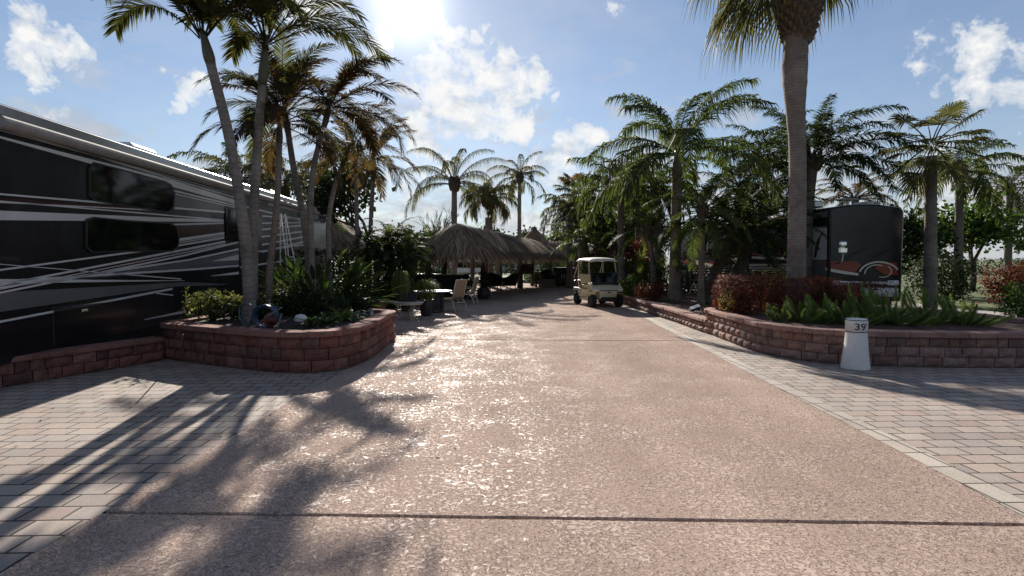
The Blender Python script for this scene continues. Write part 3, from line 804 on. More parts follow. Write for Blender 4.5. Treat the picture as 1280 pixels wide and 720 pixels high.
for a, b in ((28.6, 34.5), (34.5, 40.3)):
    slab(mb, [(XR(a)+.02, a-.1+g_), (8.4, a-.1+g_), (8.4, b-.1-g_), (XR(b)+.02, b-.1-g_)])
struct(mb, 'patio', 'textured_concrete')
def sheet(name, mat, pts, z):
    mb = MB(); mb.poly([(x, y, z) for x, y in pts]); return struct(mb, name, mat)
e = .012
sheet('paving', 'paver_stone', [(XR(-5)+.235, -5), (16, -5), (16, 14), (5.6, 14), (5.4, 28.4), (XR(28.4)+.235, 28.4)], -.006)
sheet('paving_edge', 'paver_border', [(XR(-5)+e, -5), (XR(-5)+.228, -5), (XR(28.4)+.228, 28.4), (XR(28.4)+e, 28.4)], -.004)
sheet('paving', 'paver_stone', [(-6.9, -5), (XL(-5)-e, -5), (XL(12.6)-e, 12.6), (-6.9, 12.6)], -.006)
sheet('parking_pad', 'concrete_pad', [(-13, -5), (-6.91, -5), (-6.91, 12.65), (-8.25, 12.65), (-8.25, 45), (-13, 45)], -.010)
sheet('parking_pad', 'concrete_pad', [(8.5, 14.02), (16, 14.02), (16, 45), (8.5, 45)], -.010)
# ------------------------------------------------------------------ raised planters
def smooth_loop(pts, n=10):
    P = [V((p[0], p[1], 0)) for p in pts]; m = len(P); out = []
    for i in range(m):
        a, b, c, d = P[(i-1) % m], P[i], P[(i+1) % m], P[(i+2) % m]
        for j in range(n):
            f = j/n; out.append(.5*((2*b)+(-a+c)*f+(2*a-5*b+4*c-d)*f*f+(-a+3*b-3*c+d)*f**3))
    out.append(out[0].copy()); return out
g = lambda u, v: (G(u, v).x, G(u, v).y)
LP = smooth_loop([(-5.95, 11.0), g(205, 446), g(222, 451), g(290, 460), g(350, 466), g(400, 465.5), g(440, 459), g(468, 446), g(486, 431), (-2.52, 12.0), (-3.0, 12.35), (-4.4, 12.5), (-5.7, 12.4)])
lp, LZ = planter('left raised bed of dark red split blocks with a rounded front corner', LP, [.178]*3, .085, (.24, .42), .2, 'red_wall_block', 'red_cap_block', 11, 1, [p for p in LP[:-1]], .55, 'dark_soil')
q0, q1 = G(213, 449), G(160, 458); dq = (q1-q0).normalized()
LW = [q0+dq*t for t in [.1*i for i in range(1, 75)]][::-1]
planter('low dark red block edging wall beside the left motorhome', LW, [.16, .16], .075, (.24, .4), .2, 'red_wall_block', 'red_cap_block', 21, 1, None, 0, None, name='low_wall')
pts = [(4.55, 25.5), (4.42, 23.5), g(781, 379.6), g(810, 391.4), g(843, 402.5), (4.47, 13.6), (4.5, 12.95)]
RL = spline([(x, y, 0) for x, y in pts], 60)
bedp = [V((p.x+.15, p.y, 0)) for p in RL]+[V((6.0, 13.6, 0)), V((8.6, 14.1, 0)), V((8.8, 20, 0)), V((8.3, 25.5, 0)), V((6, 26, 0))]
planter('long low mulch bed edged by rose coloured blocks right of the driveway', RL, [.125, .125], .075, (.2, .36), .18, 'rose_wall_block', 'rose_cap_block', 31, 1, bedp, .27, 'mulch', batter=.02)
pts = [(6.2, 13.75), (5.3, 13.75), (4.75, 13.5), (4.5, 13.0), g(887, 418), g(915, 429), g(942, 439), g(971, 445.5), g(1015, 452), g(1053, 455.5), g(1120, 458), (7.6, 8.75), (9.0, 8.9), (9.8, 9.5), (10.1, 10.6), (10.1, 12.5), (9.8, 13.5)]
RH = spline([(x, y, 0) for x, y in pts], 130)
bedp = [p.copy() for p in RH]
planter('taller curved raised bed of rose coloured blocks behind the numbered marker', RH, [.157]*3, .085, (.22, .42), .2, 'rose_wall_block', 'rose_cap_block', 41, 1, bedp, .48, 'mulch')
# loose bark chips on the visible mulch
mb = MB(); r = random.Random(3)
for i in range(6500):
    y = 12.9+10*r.random()**1.3; x = 4.72+3.4*r.random()
    z = .335-.06*((x-6)/2.4)**2+r.uniform(-.01, .015)
    leafcard(mb, V((x, y, z)), V((r.uniform(-.8, .8), r.uniform(-.8, .8), 1)), r.uniform(.03, .075), r, .45)
o = mb.build('bark_chips', 'mulch_chip'); tag(o, 'loose brown bark chips covering the long low bed', 'mulch', kind='stuff')
# house number marker
def marker():
    b = G(1069, 460.5); root = thing('number_marker', 'white flared concrete marker post with number 39 in front of curved bed', 'marker post', b)
    k = .80; mb = MB()
    prof = [(.205, 0), (.204, .02), (.195, .10), (.176, .28), (.160, .45), (.152, .56), (.150, .585)]
    mb.lathe(prof, 40, c=b); mb.build('post', 'marker_white', root, smooth=True)
    mb = MB(); mb.lathe([(.150, .5855), (.156, .588), (.156, .745), (.150, .772), (.143, .785), (0, .79)], 40, c=b); mb.build('number_band', 'marker_white', root, smooth=True)
    for z0, z1, r_ in ((.583, .591, .159), (.762, .772, .1555)):
        mb = MB(); mb.lathe([(r_-.006, z0), (r_, z0), (r_, z1), (r_-.006, z1)], 40, c=b); mb.build('black_band', 'marker_black', root)
    cu = bpy.data.curves.new('number', 'FONT'); cu.body = "39'"; cu.size = .145; cu.extrude = .0; cu.align_x = 'LEFT'; cu.resolution_u = 6; cu.offset = .0022
    to = bpy.data.objects.new('number', cu); COL.objects.link(to)
    dg = bpy.context.evaluated_depsgraph_get(); me = bpy.data.meshes.new_from_object(to.evaluated_get(dg)); bpy.data.objects.remove(to)
    import bmesh
    bm = bmesh.new(); bm.from_mesh(me); bmesh.ops.subdivide_edges(bm, edges=bm.edges, cuts=1)
    bmesh.ops.triangulate(bm, faces=bm.faces)
    a0 = math.atan2(-b.y, -b.x)                 # towards the camera
    for v_ in bm.verts:
        x, y = v_.co.x*1.18, v_.co.y; rr_ = .158; a = a0+(x-.030)/rr_
        v_.co = V((rr_*cos(a), rr_*sin(a), .622+y))
    bm.to_mesh(me); bm.free(); me.materials.clear(); me.materials.append(MATS['marker_black'])
    o = bpy.data.objects.new('number', me); COL.objects.link(o); o.parent = root
marker()
# ------------------------------------------------------------------ motorhomes
class Side:
    """upright plane through P0 along direction d; turns sight lines into (x along, z) on it"""
    def __init__(s, P0, d, out):
        s.P, s.d, s.n = V((P0[0], P0[1], 0)), V((d[0], d[1], 0)).normalized(), V((out[0], out[1], 0)).normalized()
    def hit(s, u, v):
        r_ = ray(u, v); o = V((0, 0, CAMZ)); t = (s.P-o).dot(s.n)/r_.dot(s.n); q = o+r_*t
        return (q-s.P).dot(s.d), q.z
def ext(pts, u0):
    """carry a line on to image column u0"""
    (a, b), (c, d) = pts[0], pts[1]
    if u0 < a: return [(u0, b+(d-b)*(u0-a)/(c-a))]+list(pts)
    return list(pts)
def band(mb, side, top, bot, to_local, off, k=0, th=.004):
    """thin painted band between two image polylines, cut to the side of the body"""
    poly = [side.hit(u, v) for u, v in top]+[side.hit(u, v) for u, v in bot][::-1]
    mb.poly([to_local(x, z, off) for x, z in poly], to_local(0, 0, off+th)-to_local(0, 0, off), k)
def rv_shell(L, W, H, sgn, z0=.32, r=.28, n=6, crown_=.03):
    """body swept along x, rounded roof edges; side plane at y=0, body towards sgn*y"""
    prof = [(.03, z0), (0, z0+.1), (0, H-r)]
    for i in range(1, n+1): a = pi/2*i/n; prof.append((r-r*cos(a), H-r+r*sin(a)))
    prof += [(W*.3, H+crown_*.8), (W*.5, H+crown_)]
    prof += [(W-y, z) for y, z in prof[:-1][::-1]]
    rings = [(0.0, .08), (.03, .03), (.09, .008), (.18, 0), (L-.2, 0), (L-.08, .02), (L-.02, .06), (L, .12)]
    vs, fs = [], []; m = len(prof)
    for x, ins in rings:
        for y, z in prof:
            yy = ins+(y/W)*(W-2*ins); zz = z0+(z-z0)*(1-ins*.25)
            vs.append(V((x, sgn*yy, zz)))
    for i in range(len(rings)-1):
        for j in range(m): fs.append((i*m+j, i*m+(j+1) % m, (i+1)*m+(j+1) % m, (i+1)*m+j))
    fs += [tuple(range(m)), tuple((len(rings)-1)*m+j for j in range(m))]
    return vs, fs
def wheel_pair(root, xs, sgn, W, r_=.5):
    for x in xs:
        for y in (.16, W-.16):
            t = MB(); M = Matrix.Translation((x, sgn*y, r_)) @ Matrix.Rotation(pi/2, 4, 'X')
            t.lathe([(r_*.6, -.13), (r_*.93, -.14), (r_, -.1), (r_, .1), (r_*.93, .14), (r_*.6, .13)], 26, M)
            w = t.build('wheel', 'rubber', root, smooth=False, world=False)
            h = MB(); h.lathe([(0, -.12), (.1, -.12), (.14, -.06), (r_*.5, -.05), (r_*.6, -.11), (r_*.6, .11), (r_*.5, .05), (.14, .06), (.1, .12), (0, .12)], 22, M)
            h.build('rim', 'chrome', w, world=False)
def rv_left():
    d = V((-.06, .998, 0)).normalized(); P0 = V((-6.26-.06*7.0, 7.0, 0)); L, W, H = 16.4, 2.55, 3.83
    root = thing('motorhome', 'long black and maroon motorhome with silver swoosh stripes behind the left palms', 'motorhome', P0, math.atan2(d.y, d.x))
    sd = Side(P0, d, (d.y, -d.x)); tl = lambda x, z, off: V((x, -off, z))
    vs, fs = rv_shell(L, W, H, 1); mb = MB(); mb.add(vs, fs); recalc(mb.build('body', 'rv_black_paint', root, world=False))
    mb = MB(); mb.box(.3, L-.3, .12, W-.12, .18, .33); 
    mb.build('chassis', 'black_plastic', root, world=False)
    UL = -5
    def bands(name, mat, items, off=.003):
        mb = MB()
        for it in items:
            if it[0] == 'L':
                pts = ext(it[1], UL) if it[1][0][0] <= 160 else it[1]; h = it[2]*.8
                band(mb, sd, [(u, v-h) for u, v in pts], [(u, v+h) for u, v in pts], tl, off)
            else:
                t_, b_ = it[1], it[2]
                if t_[0][0] <= 160: t_, b_ = ext(t_, UL), ext(b_, UL)
                band(mb, sd, t_, b_, tl, off)
        recalc(mb.build(name, mat, root, world=False))
    bands('grey_stripe', 'rv_grey_paint', [
        ('B', [(160, 203), (295, 243)], [(160, 206), (295, 245)]),
        ('B', [(217, 241), (280, 257)], [(217, 258), (280, 263)]),
        ('B', [(160, 326.5), (220, 316), (264, 307)], [(160, 329.5), (220, 319), (264, 308)]),
        ('B', [(160, 356.5), (232, 352.5), (283, 355)], [(160, 366.5), (215, 358.5), (283, 356)]),
        ('B', [(160, 337.5), (235, 327), (298, 314)], [(160, 340), (243, 334.5), (298, 330)])])
    bands('maroon_stripe', 'rv_maroon_paint', [
        ('B', [(222, 283), (280, 280.5)], [(222, 297), (280, 289.5)]),
        ('B', [(222, 303), (280, 294)], [(222, 306), (280, 296.3)]),
        ('B', [(160, 327), (220, 316.2), (281, 304)], [(160, 332), (224, 319), (281, 306)]),
        ('B', [(160, 258), (190, 260)], [(160, 264), (190, 266)])], .0045)
    bands('silver_stripe', 'rv_silver_paint', [
        ('B', [(160, 190.5), (295, 228)], [(160, 193), (295, 232)]),
        ('L', [(160, 195), (293, 234.5)], 1.3), ('L', [(160, 198), (295, 241.6)], 1.0),
        ('B', [(160, 211), (215, 225), (297, 251)], [(160, 218), (217, 234), (297, 256)]),
        ('L', [(217, 238.5), (296, 257.5)], 1.3), ('L', [(217, 242), (296, 260)], .8),
        ('L', [(217.5, 260), (280, 265)], 1.6), ('L', [(160, 256), (190, 258.5)], 1.4),
        ('L', [(160, 265), (279, 275)], 1.0), ('B', [(160, 270), (279, 275)], [(160, 276.5), (279, 277.5)]),
        ('L', [(205, 281), (279, 279)], 1.2),
        ('B', [(222, 298), (280, 290)], [(222, 302), (280, 293)]), ('L', [(222, 307), (280, 297)], 1.4),
        ('L', [(160, 316), (190, 312)], 1.4), ('L', [(160, 325.5), (220, 314), (281, 302)], 1.6),
        ('L', [(160, 333.5), (227, 320), (298, 302.5)], 1.5), ('L', [(160, 336), (235, 325), (298, 311.5)], 1.5),
        ('B', [(264, 326.5), (298, 318)], [(264, 326.9), (298, 325)]),
        ('L', [(160, 341.7), (243, 336.5), (298, 332)], 1.6), ('B', [(160, 342.7), (226, 348)], [(160, 344), (226, 349.5)]),
        ('B', [(264, 344.5), (298, 339.5)], [(264, 345.2), (298, 343)]),
        ('L', [(160, 371.5), (215, 361)], 1.7), ('L', [(160, 207.5), (295, 247.5)], .8), ('L', [(160, 261), (190, 262.5)], .8), ('L', [(223, 303.5), (280, 294.5)], .7), ('L', [(160, 329.8), (222, 317.5), (281, 305)], .7), ('B', [(160, 350), (230, 350.5)], [(160, 352), (230, 351)]), ('L', [(327, 270), (384, 274)], 1.2), ('L', [(327, 279), (384, 278)], 1.0), ('L', [(327, 315), (384, 301)], 1.2), ('L', [(300, 318), (384, 305)], 1.0), ('L', [(300, 334), (384, 322)], 1.3), ('L', [(195, 366.5), (216, 369)], 1.0),
        ('B', [(180, 399), (232, 387.5)], [(180, 400), (232, 391)]),
        ('B', [(335, 241), (384, 257)], [(335, 256), (384, 267)]),
        ('L', [(327, 287), (384, 281)], 1.3), ('L', [(327, 296), (384, 288.5)], 1.3), ('L', [(327, 306), (384, 295)], 1.3), ('L', [(300, 257), (384, 277)], 1.2)], .006)
    # awning roll and roof fairing along the top
    mb = MB(); x1, z1 = sd.hit(395, 259); pa = [(.35, 3.60), (x1, 3.60)]
    mb.tube([V((.35, -.055, 3.50)), V((x1, -.055, 3.50))], .085, 12); mb.build('awning_roll', 'awning_fabric', root, world=False)
    mb = MB(); mb.bbox(.3, x1+.1, -.012, .05, 3.60, 3.74, .01); mb.bbox(.3, x1+.1, -.03, -.002, 3.385, 3.40, .004); mb.build('awning_rail', 'aluminium', root, world=False)
    # windows
    def win(pts, name='window', round_=.0):
        mb = MB(); q = [sd.hit(*p) for p in pts]; mb.poly([tl(x, z, .008) for x, z in q], V((0, -.012, 0)))
        w = recalc(mb.build(name, 'tinted_glass', root, world=False))
        cx = sum(x for x, z in q)/len(q); cz = sum(z for x, z in q)/len(q); mb = MB(); n = len(q)
        P = [tl(x, z, .008) for x, z in q]; O = [tl(cx+(x-cx)*1.02+.02*(1 if x > cx else -1), cz+(z-cz)*1.02+.02*(1 if z > cz else -1), .007) for x, z in q]; dd = V((0, -.016, 0))
        mb.add(P+O+[p+dd for p in P]+[p+dd for p in O], [(2*n+i, 2*n+(i+1) % n, 3*n+(i+1) % n, 3*n+i) for i in range(n)]+[(n+i, n+(i+1) % n, 3*n+(i+1) % n, 3*n+i) for i in range(n)])
        mb.build('frame', 'black_plastic', w, world=False)
    win([(118, 205), (150, 213), (205, 228), (212, 232), (216.5, 243), (215, 257), (211, 263), (205, 264), (160, 257), (120, 250), (112, 244), (112, 212)])
    win([(108, 276), (118, 273), (160, 277), (210, 279.5), (219, 284), (222, 298), (220, 309), (213, 313), (160, 313), (115, 314), (108, 308)])
    mb = MB(); q = [sd.hit(*p) for p in [(281, 260), (301, 264.5), (301, 303), (281, 299)]]
    mb.poly([tl(x, z, .008) for x, z in q], V((0, -.02, 0))); recalc(mb.build('window', 'tinted_glass', root, world=False))
    for x0, w_, z0, z1 in ((1.2, 1.3, .45, 1.0), (8.2, 1.2, .45, 1.05), (10.1, 1.2, .45, 1.05)):
        mb = MB(); mb.bbox(x0, x0+w_, -.01, .01, z0, z1, .006); c_ = mb.build('storage_door', 'rv_black_paint', root, world=False)
        h = MB(); h.bbox(x0+w_*.45, x0+w_*.55, -.03, -.008, z1-.12, z1-.08, .006); h.build('handle', 'chrome', c_, world=False)
    wheel_pair(root, (2.9, 11.6, 12.9), 1, W)
    # roof units
    for x in (4.6, 12.4):
        mb = MB(); mb.bbox(x, x+1.0, .8, 1.75, 3.84, 4.12, .08); mb.build('roof_air_unit', 'rv_white_paint', root, world=False)
    return root, sd
RV1, sd1 = rv_left()
def rv_right():
    d = V((-.07, .9975, 0)).normalized(); P0 = V((D(1036, 300, 18.5).x, 18.5, 0)); L, W, H = 13.4, 2.62, 3.46
    root = thing('motorhome', 'black and red motorhome with wide windshield facing the camera behind the right hedge', 'motorhome', P0, math.atan2(d.y, d.x))
    sd = Side(P0, d, (-d.y, d.x)); tl = lambda x, z, off: V((x, off, z))
    xr = V((d.y, -d.x, 0)); fr = Side(P0, xr, (-d.x, -d.y)); tf = lambda x, z, off: V((-off, -x, z))
    vs, fs = rv_shell(L, W, H, -1, crown_=.10, r=.2); mb = MB(); mb.add(vs, fs); recalc(mb.build('body', 'rv_black_paint', root, world=False))
    mb = MB(); mb.box(.3, L-.3, -W+.12, -.12, .18, .33); mb.build('chassis', 'black_plastic', root, world=False)
    # windshield: one wide pane that curves back at its ends
    def curved(name, mat, z0, z1, x0, x1, off=.03, k=14, par=root):
        mb = MB(); vs = []
        for j, z in enumerate((z0, z1)):
            for i in range(k+1):
                t = i/k; x = x0+(x1-x0)*t; b = .07*(1-(2*(x/W)-1)**8)
                vs.append(V((-off-b+.12, -x, z)))
        for z in (z0, z1):
            for i in range(k+1): vs.append(V((.25, -(x0+(x1-x0)*i/k), z)))
        n = k+1
        mb.add(vs, [(i, i+1, n+i+1, n+i) for i in range(k)]+[(n+i, n+i+1, 3*n+i+1, 3*n+i) for i in range(k)]+[(i+1, i, 2*n+i, 2*n+i+1) for i in range(k)]+[(0, n, 3*n, 2*n), (k, 2*n+k, 3*n+k, n+k)])
        return recalc(mb.build(name, mat, par, world=False))
    zt = fr.hit(1080, 262)[1]; zb = fr.hit(1080, 326)[1]
    curved('windshield', 'tinted_glass', zb, zt, .04, W-.04)
    curved('front_mask', 'rv_black_paint', .5, zb-.012, .03, W-.03, .024)
    curved('brow', 'rv_black_paint', zt+.012, H-.05, .06, W-.06, .02)
    def fbands(name, mat, polys, off):
        mb = MB()
        for poly in polys:
            q = [fr.hit(*p) for p in poly]
            mb.poly([tf(x, z, off) for x, z in q], V((-.004, 0, 0)))
        recalc(mb.build(name, mat, root, world=False))
    fbands('red_panel', 'rv_red_paint', [[(1037.5, 326.5), (1068, 326.5), (1076, 331), (1068, 340), (1054, 338.5), (1037.5, 335)], [(1092, 335), (1100, 329), (1120, 328), (1122, 344), (1104, 343)]], .030)
    def arc(cx, cy, rx, ry, a0, a1, w, n=16):
        o = [(cx+rx*cos(a0+(a1-a0)*i/n), cy-ry*sin(a0+(a1-a0)*i/n)) for i in range(n+1)]
        i_ = [(cx+(rx-w)*cos(a0+(a1-a0)*i/n), cy-(ry-w*.8)*sin(a0+(a1-a0)*i/n)) for i in range(n+1)]
        return o+i_[::-1]
    fbands('cream_swoosh', 'rv_cream_paint', [[(1037.5, 335.5), (1056, 339), (1072, 341.5), (1072, 344.5), (1054, 342.5), (1037.5, 339.5)],
        arc(1098, 343, 26, 16.5, pi*.93, pi*.12, 2.4), arc(1095, 342.5, 16, 12, pi, pi*.35, 1.6), arc(1102, 339, 12, 8, -pi*.62, pi*.3, 1.3)], .036)
    fbands('lower_trim', 'rv_silver_paint', [[(1040, 351), (1122, 352.5), (1122, 355.5), (1040, 354)], [(1074, 359), (1122, 360), (1122, 371), (1074, 369)]], .034)
    def sbands(name, mat, polys, off):
        mb = MB()
        for poly in polys: mb.poly([tl(x, z, off) for x, z in (sd.hit(*p) for p in poly)], V((0, .004, 0)))
        recalc(mb.build(name, mat, root, world=False))
    def ln(u0, v0, u1, v1, h): return [(u0, v0-h/2), (u1, v1-h/2), (u1, v1+h/2), (u0, v0+h/2)]
    for q_ in ([[(897, 303), (930, 300), (932, 319), (893, 322)], ln(886, 328.8, 920, 327, 2), ln(940, 318, 984, 317, 1.6), [(1008, 325.5), (1034, 326.5), (1034, 333.5), (1008, 326.8)], [(851, 325), (862, 325), (866, 330), (852, 328)]]): sbands('side_red_stripe', 'rv_red_paint', [q_], .004)
    sbands('cream_stripe', 'rv_cream_paint', [ln(897, 326, 925, 323.5, 3.0), ln(940, 321.8, 986, 323.5, 3.0), ln(922, 331.5, 986, 331, 3.2), [(857, 318), (875, 327), (905, 333.5), (900, 335), (872, 331)], [(1008, 327.5), (1034, 334.5), (1034, 339), (1008, 330.5)], ln(893, 332.8, 922, 331.5, 2)], .006)
    sbands('white_pinstripe', 'rv_white_paint', [ln(866, 334.8, 922, 333.8, 1.1), ln(866, 338.2, 920, 337, 1.1), ln(866, 341.4, 916, 340.4, 1.0), ln(866, 344.6, 910, 343.6, 1.0), ln(925, 335, 986, 334.5, 1.1), ln(940, 337.8, 986, 337.4, .9)], .008)
    sbands('grey_lower', 'rv_grey_paint', [[(1008, 332), (1034, 340), (1034, 347), (1008, 345)]], .005)
    # entry door with its curtained window
    mb = MB(); x0, _ = sd.hit(1034, 300); x1, _ = sd.hit(1011, 300); mb.bbox(min(x0, x1)+.05, max(x0, x1), -.01, .012, .55, 3.3, .008); dr = mb.build('entry_door', 'rv_grey_paint', root, world=False)
    for nm, mat, poly, off in (('window', 'tinted_glass', [(1013, 274), (1034, 271), (1034, 282.5), (1013, 283.5)], .016), ('window', 'curtain_grey', [(1012.5, 286), (1034, 284.5), (1034, 324.5), (1013.5, 324.5), (1011, 305)], .016),
                               ('curtain_fold', 'black_plastic', [(1030, 287), (1026, 299), (1021, 322), (1018.5, 322), (1021, 303)], .024)):
        mb = MB(); mb.poly([tl(x, z, off) for x, z in (sd.hit(*p) for p in poly)], V((0, .006, 0))); recalc(mb.build(nm, mat, dr, world=False))
    mb = MB(); xa, za = sd.hit(1014.5, 333); mb.tube([V((xa, .03, .95)), V((xa, .07, 1.05)), V((xa, .07, 1.5)), V((xa, .03, 1.6))], .014, 6); mb.build('handle', 'chrome', dr, world=False)
    # window on the side further back
    for xa in (3.2, 6.4, 9.4):
        mb = MB(); mb.bbox(xa, xa+1.3, -.01, .015, 1.9, 2.75, .01); mb.build('window', 'tinted_glass', root, world=False)
    # mirror on its arm
    mx, mz = fr.hit(1043, 310); mb = MB()
    M = Matrix.Translation((-.42, -mx, mz))
    mb.bbox(-.07, .07, -.15, .15, -.20, .03, .05, M); mb.bbox(-.06, .06, -.13, .13, .05, .22, .045, M); mr = mb.build('mirror', 'chrome', root, world=False)
    mb = MB(); mb.tube([V((-.42, -mx, mz-.2)), V((-.40, -mx, mz-.42)), V((-.2, -mx, mz-.5)), V((.0, -mx, mz-.5))], .03, 8); mb.build('mirror_arm', 'chrome', mr, world=False)
    # wipers
    for x in (.55, 1.5):
        mb = MB(); mb.tube([V((-.05, -x, zb+.02)), V((-.08, -x-.35, zb+.25)), V((-.07, -x-.75, zb+.38))], .012, 5); mb.build('wiper', 'black_plastic', root, world=False)
    for x in (.35, W-.35):
        mb = MB(); mb.bbox(-.05, .1, -x-.2, -x+.2, .85, 1.02, .03); mb.build('headlight', 'lamp_lens', root, world=False)
    wheel_pair(root, (2.6, 9.6, 10.9), -1, W)
    # things on the roof
    def roof(name, u0, u1, vt, yb, mat='rv_white_paint', h=.2, xb=1.0, ln_=.7):
        a, _ = fr.hit(u0, 256); b, _ = fr.hit(u1, 256); mb = MB(); s = (18.5+xb)/18.5; mb.bbox(xb, xb+ln_, -b*s, -a*s, H+.06, H+h+.08, .04); mb.build(name, mat, root, world=False)
    mb = MB(); a, _ = fr.hit(1031, 256); mb.lathe([(.3, 0), (.31, .05), (.27, .16), (.16, .24), (0, .27)], 20, c=V((1.3, -a-.25, H+.05))); mb.build('satellite_dome', 'rv_grey_paint', root, smooth=True, world=False)
    roof('roof_vent', 1040, 1052, 250, 0, 'aluminium', .22)
    roof('roof_air_unit', 1103, 1112, 250, 0, 'rv_white_paint', .2, .9); roof('roof_air_unit', 1114, 1121, 250, 0, 'rv_white_paint', .2, .9)
    mb = MB(); a, _ = fr.hit(1083, 256); c0 = V((1.0, -a-.05, H+.09)); mb.tube([c0, c0+V((0, 0, .22))], .06, 8); mb.bbox(c0.x-.2, c0.x+.25, c0.y-.27, c0.y+.27, H+.29, H+.38, .03); mb.build('satellite_dish', 'aluminium', root, world=False)
    mb = MB(); mb.tube([V((1.2, -.5, H)), V((1.2, -.5, H+.42))], .008, 4); mb.build('antenna', 'dark_metal', root, world=False)
    mb = MB(); mb.tube([V((.9, .04, H-.12)), V((L-1, .04, H-.12))], .08, 10); mb.build('awning_roll', 'rv_white_paint', root, world=False)
    return root
rv_right()
def rv_ladder():
    root = thing('step_ladder', 'thin white step ladder standing open between palms and motorhome', 'ladder', D(357, 330, 15.4)*1)
    root.location.z = 0; b = root.location.copy(); mb = MB()
    top = D(353, 267, 15.4)
    L0, R0 = D(349, 322, 15.2), D(366, 322, 15.2); L0.z = 0; R0.z = 0
    tl_, tr_ = top+V((-.06, 0, 0)), top+V((.06, 0, 0))
    k = V((0, .9, 0)); 
    A = [(L0, tl_), (R0, tr_)]
    for a, c in A: mb.tube([a, c], .018, 5)
    mb.build('rail', 'white_paint', root)
    mb = MB()
    for a, c in A: mb.tube([a+k, c+V((0, .05, 0))], .016, 5)
    for t in (.2, .6): mb.tube([L0.lerp(tl_, t)+k*(1-t), R0.lerp(tr_, t)+k*(1-t)], .012, 4)
    mb.build('rear_frame', 'white_paint', root)
    for t in (.12, .27, .42, .57, .72, .87):
        mb = MB(); p, q = L0.lerp(tl_, t), R0.lerp(tr_, t); mb.poly([p+V((0, -.03, 0)), q+V((0, -.03, 0)), q+V((0, .05, 0)), p+V((0, .05, 0))], V((0, 0, .025))); mb.build('step', 'white_paint', root)
rv_ladder()
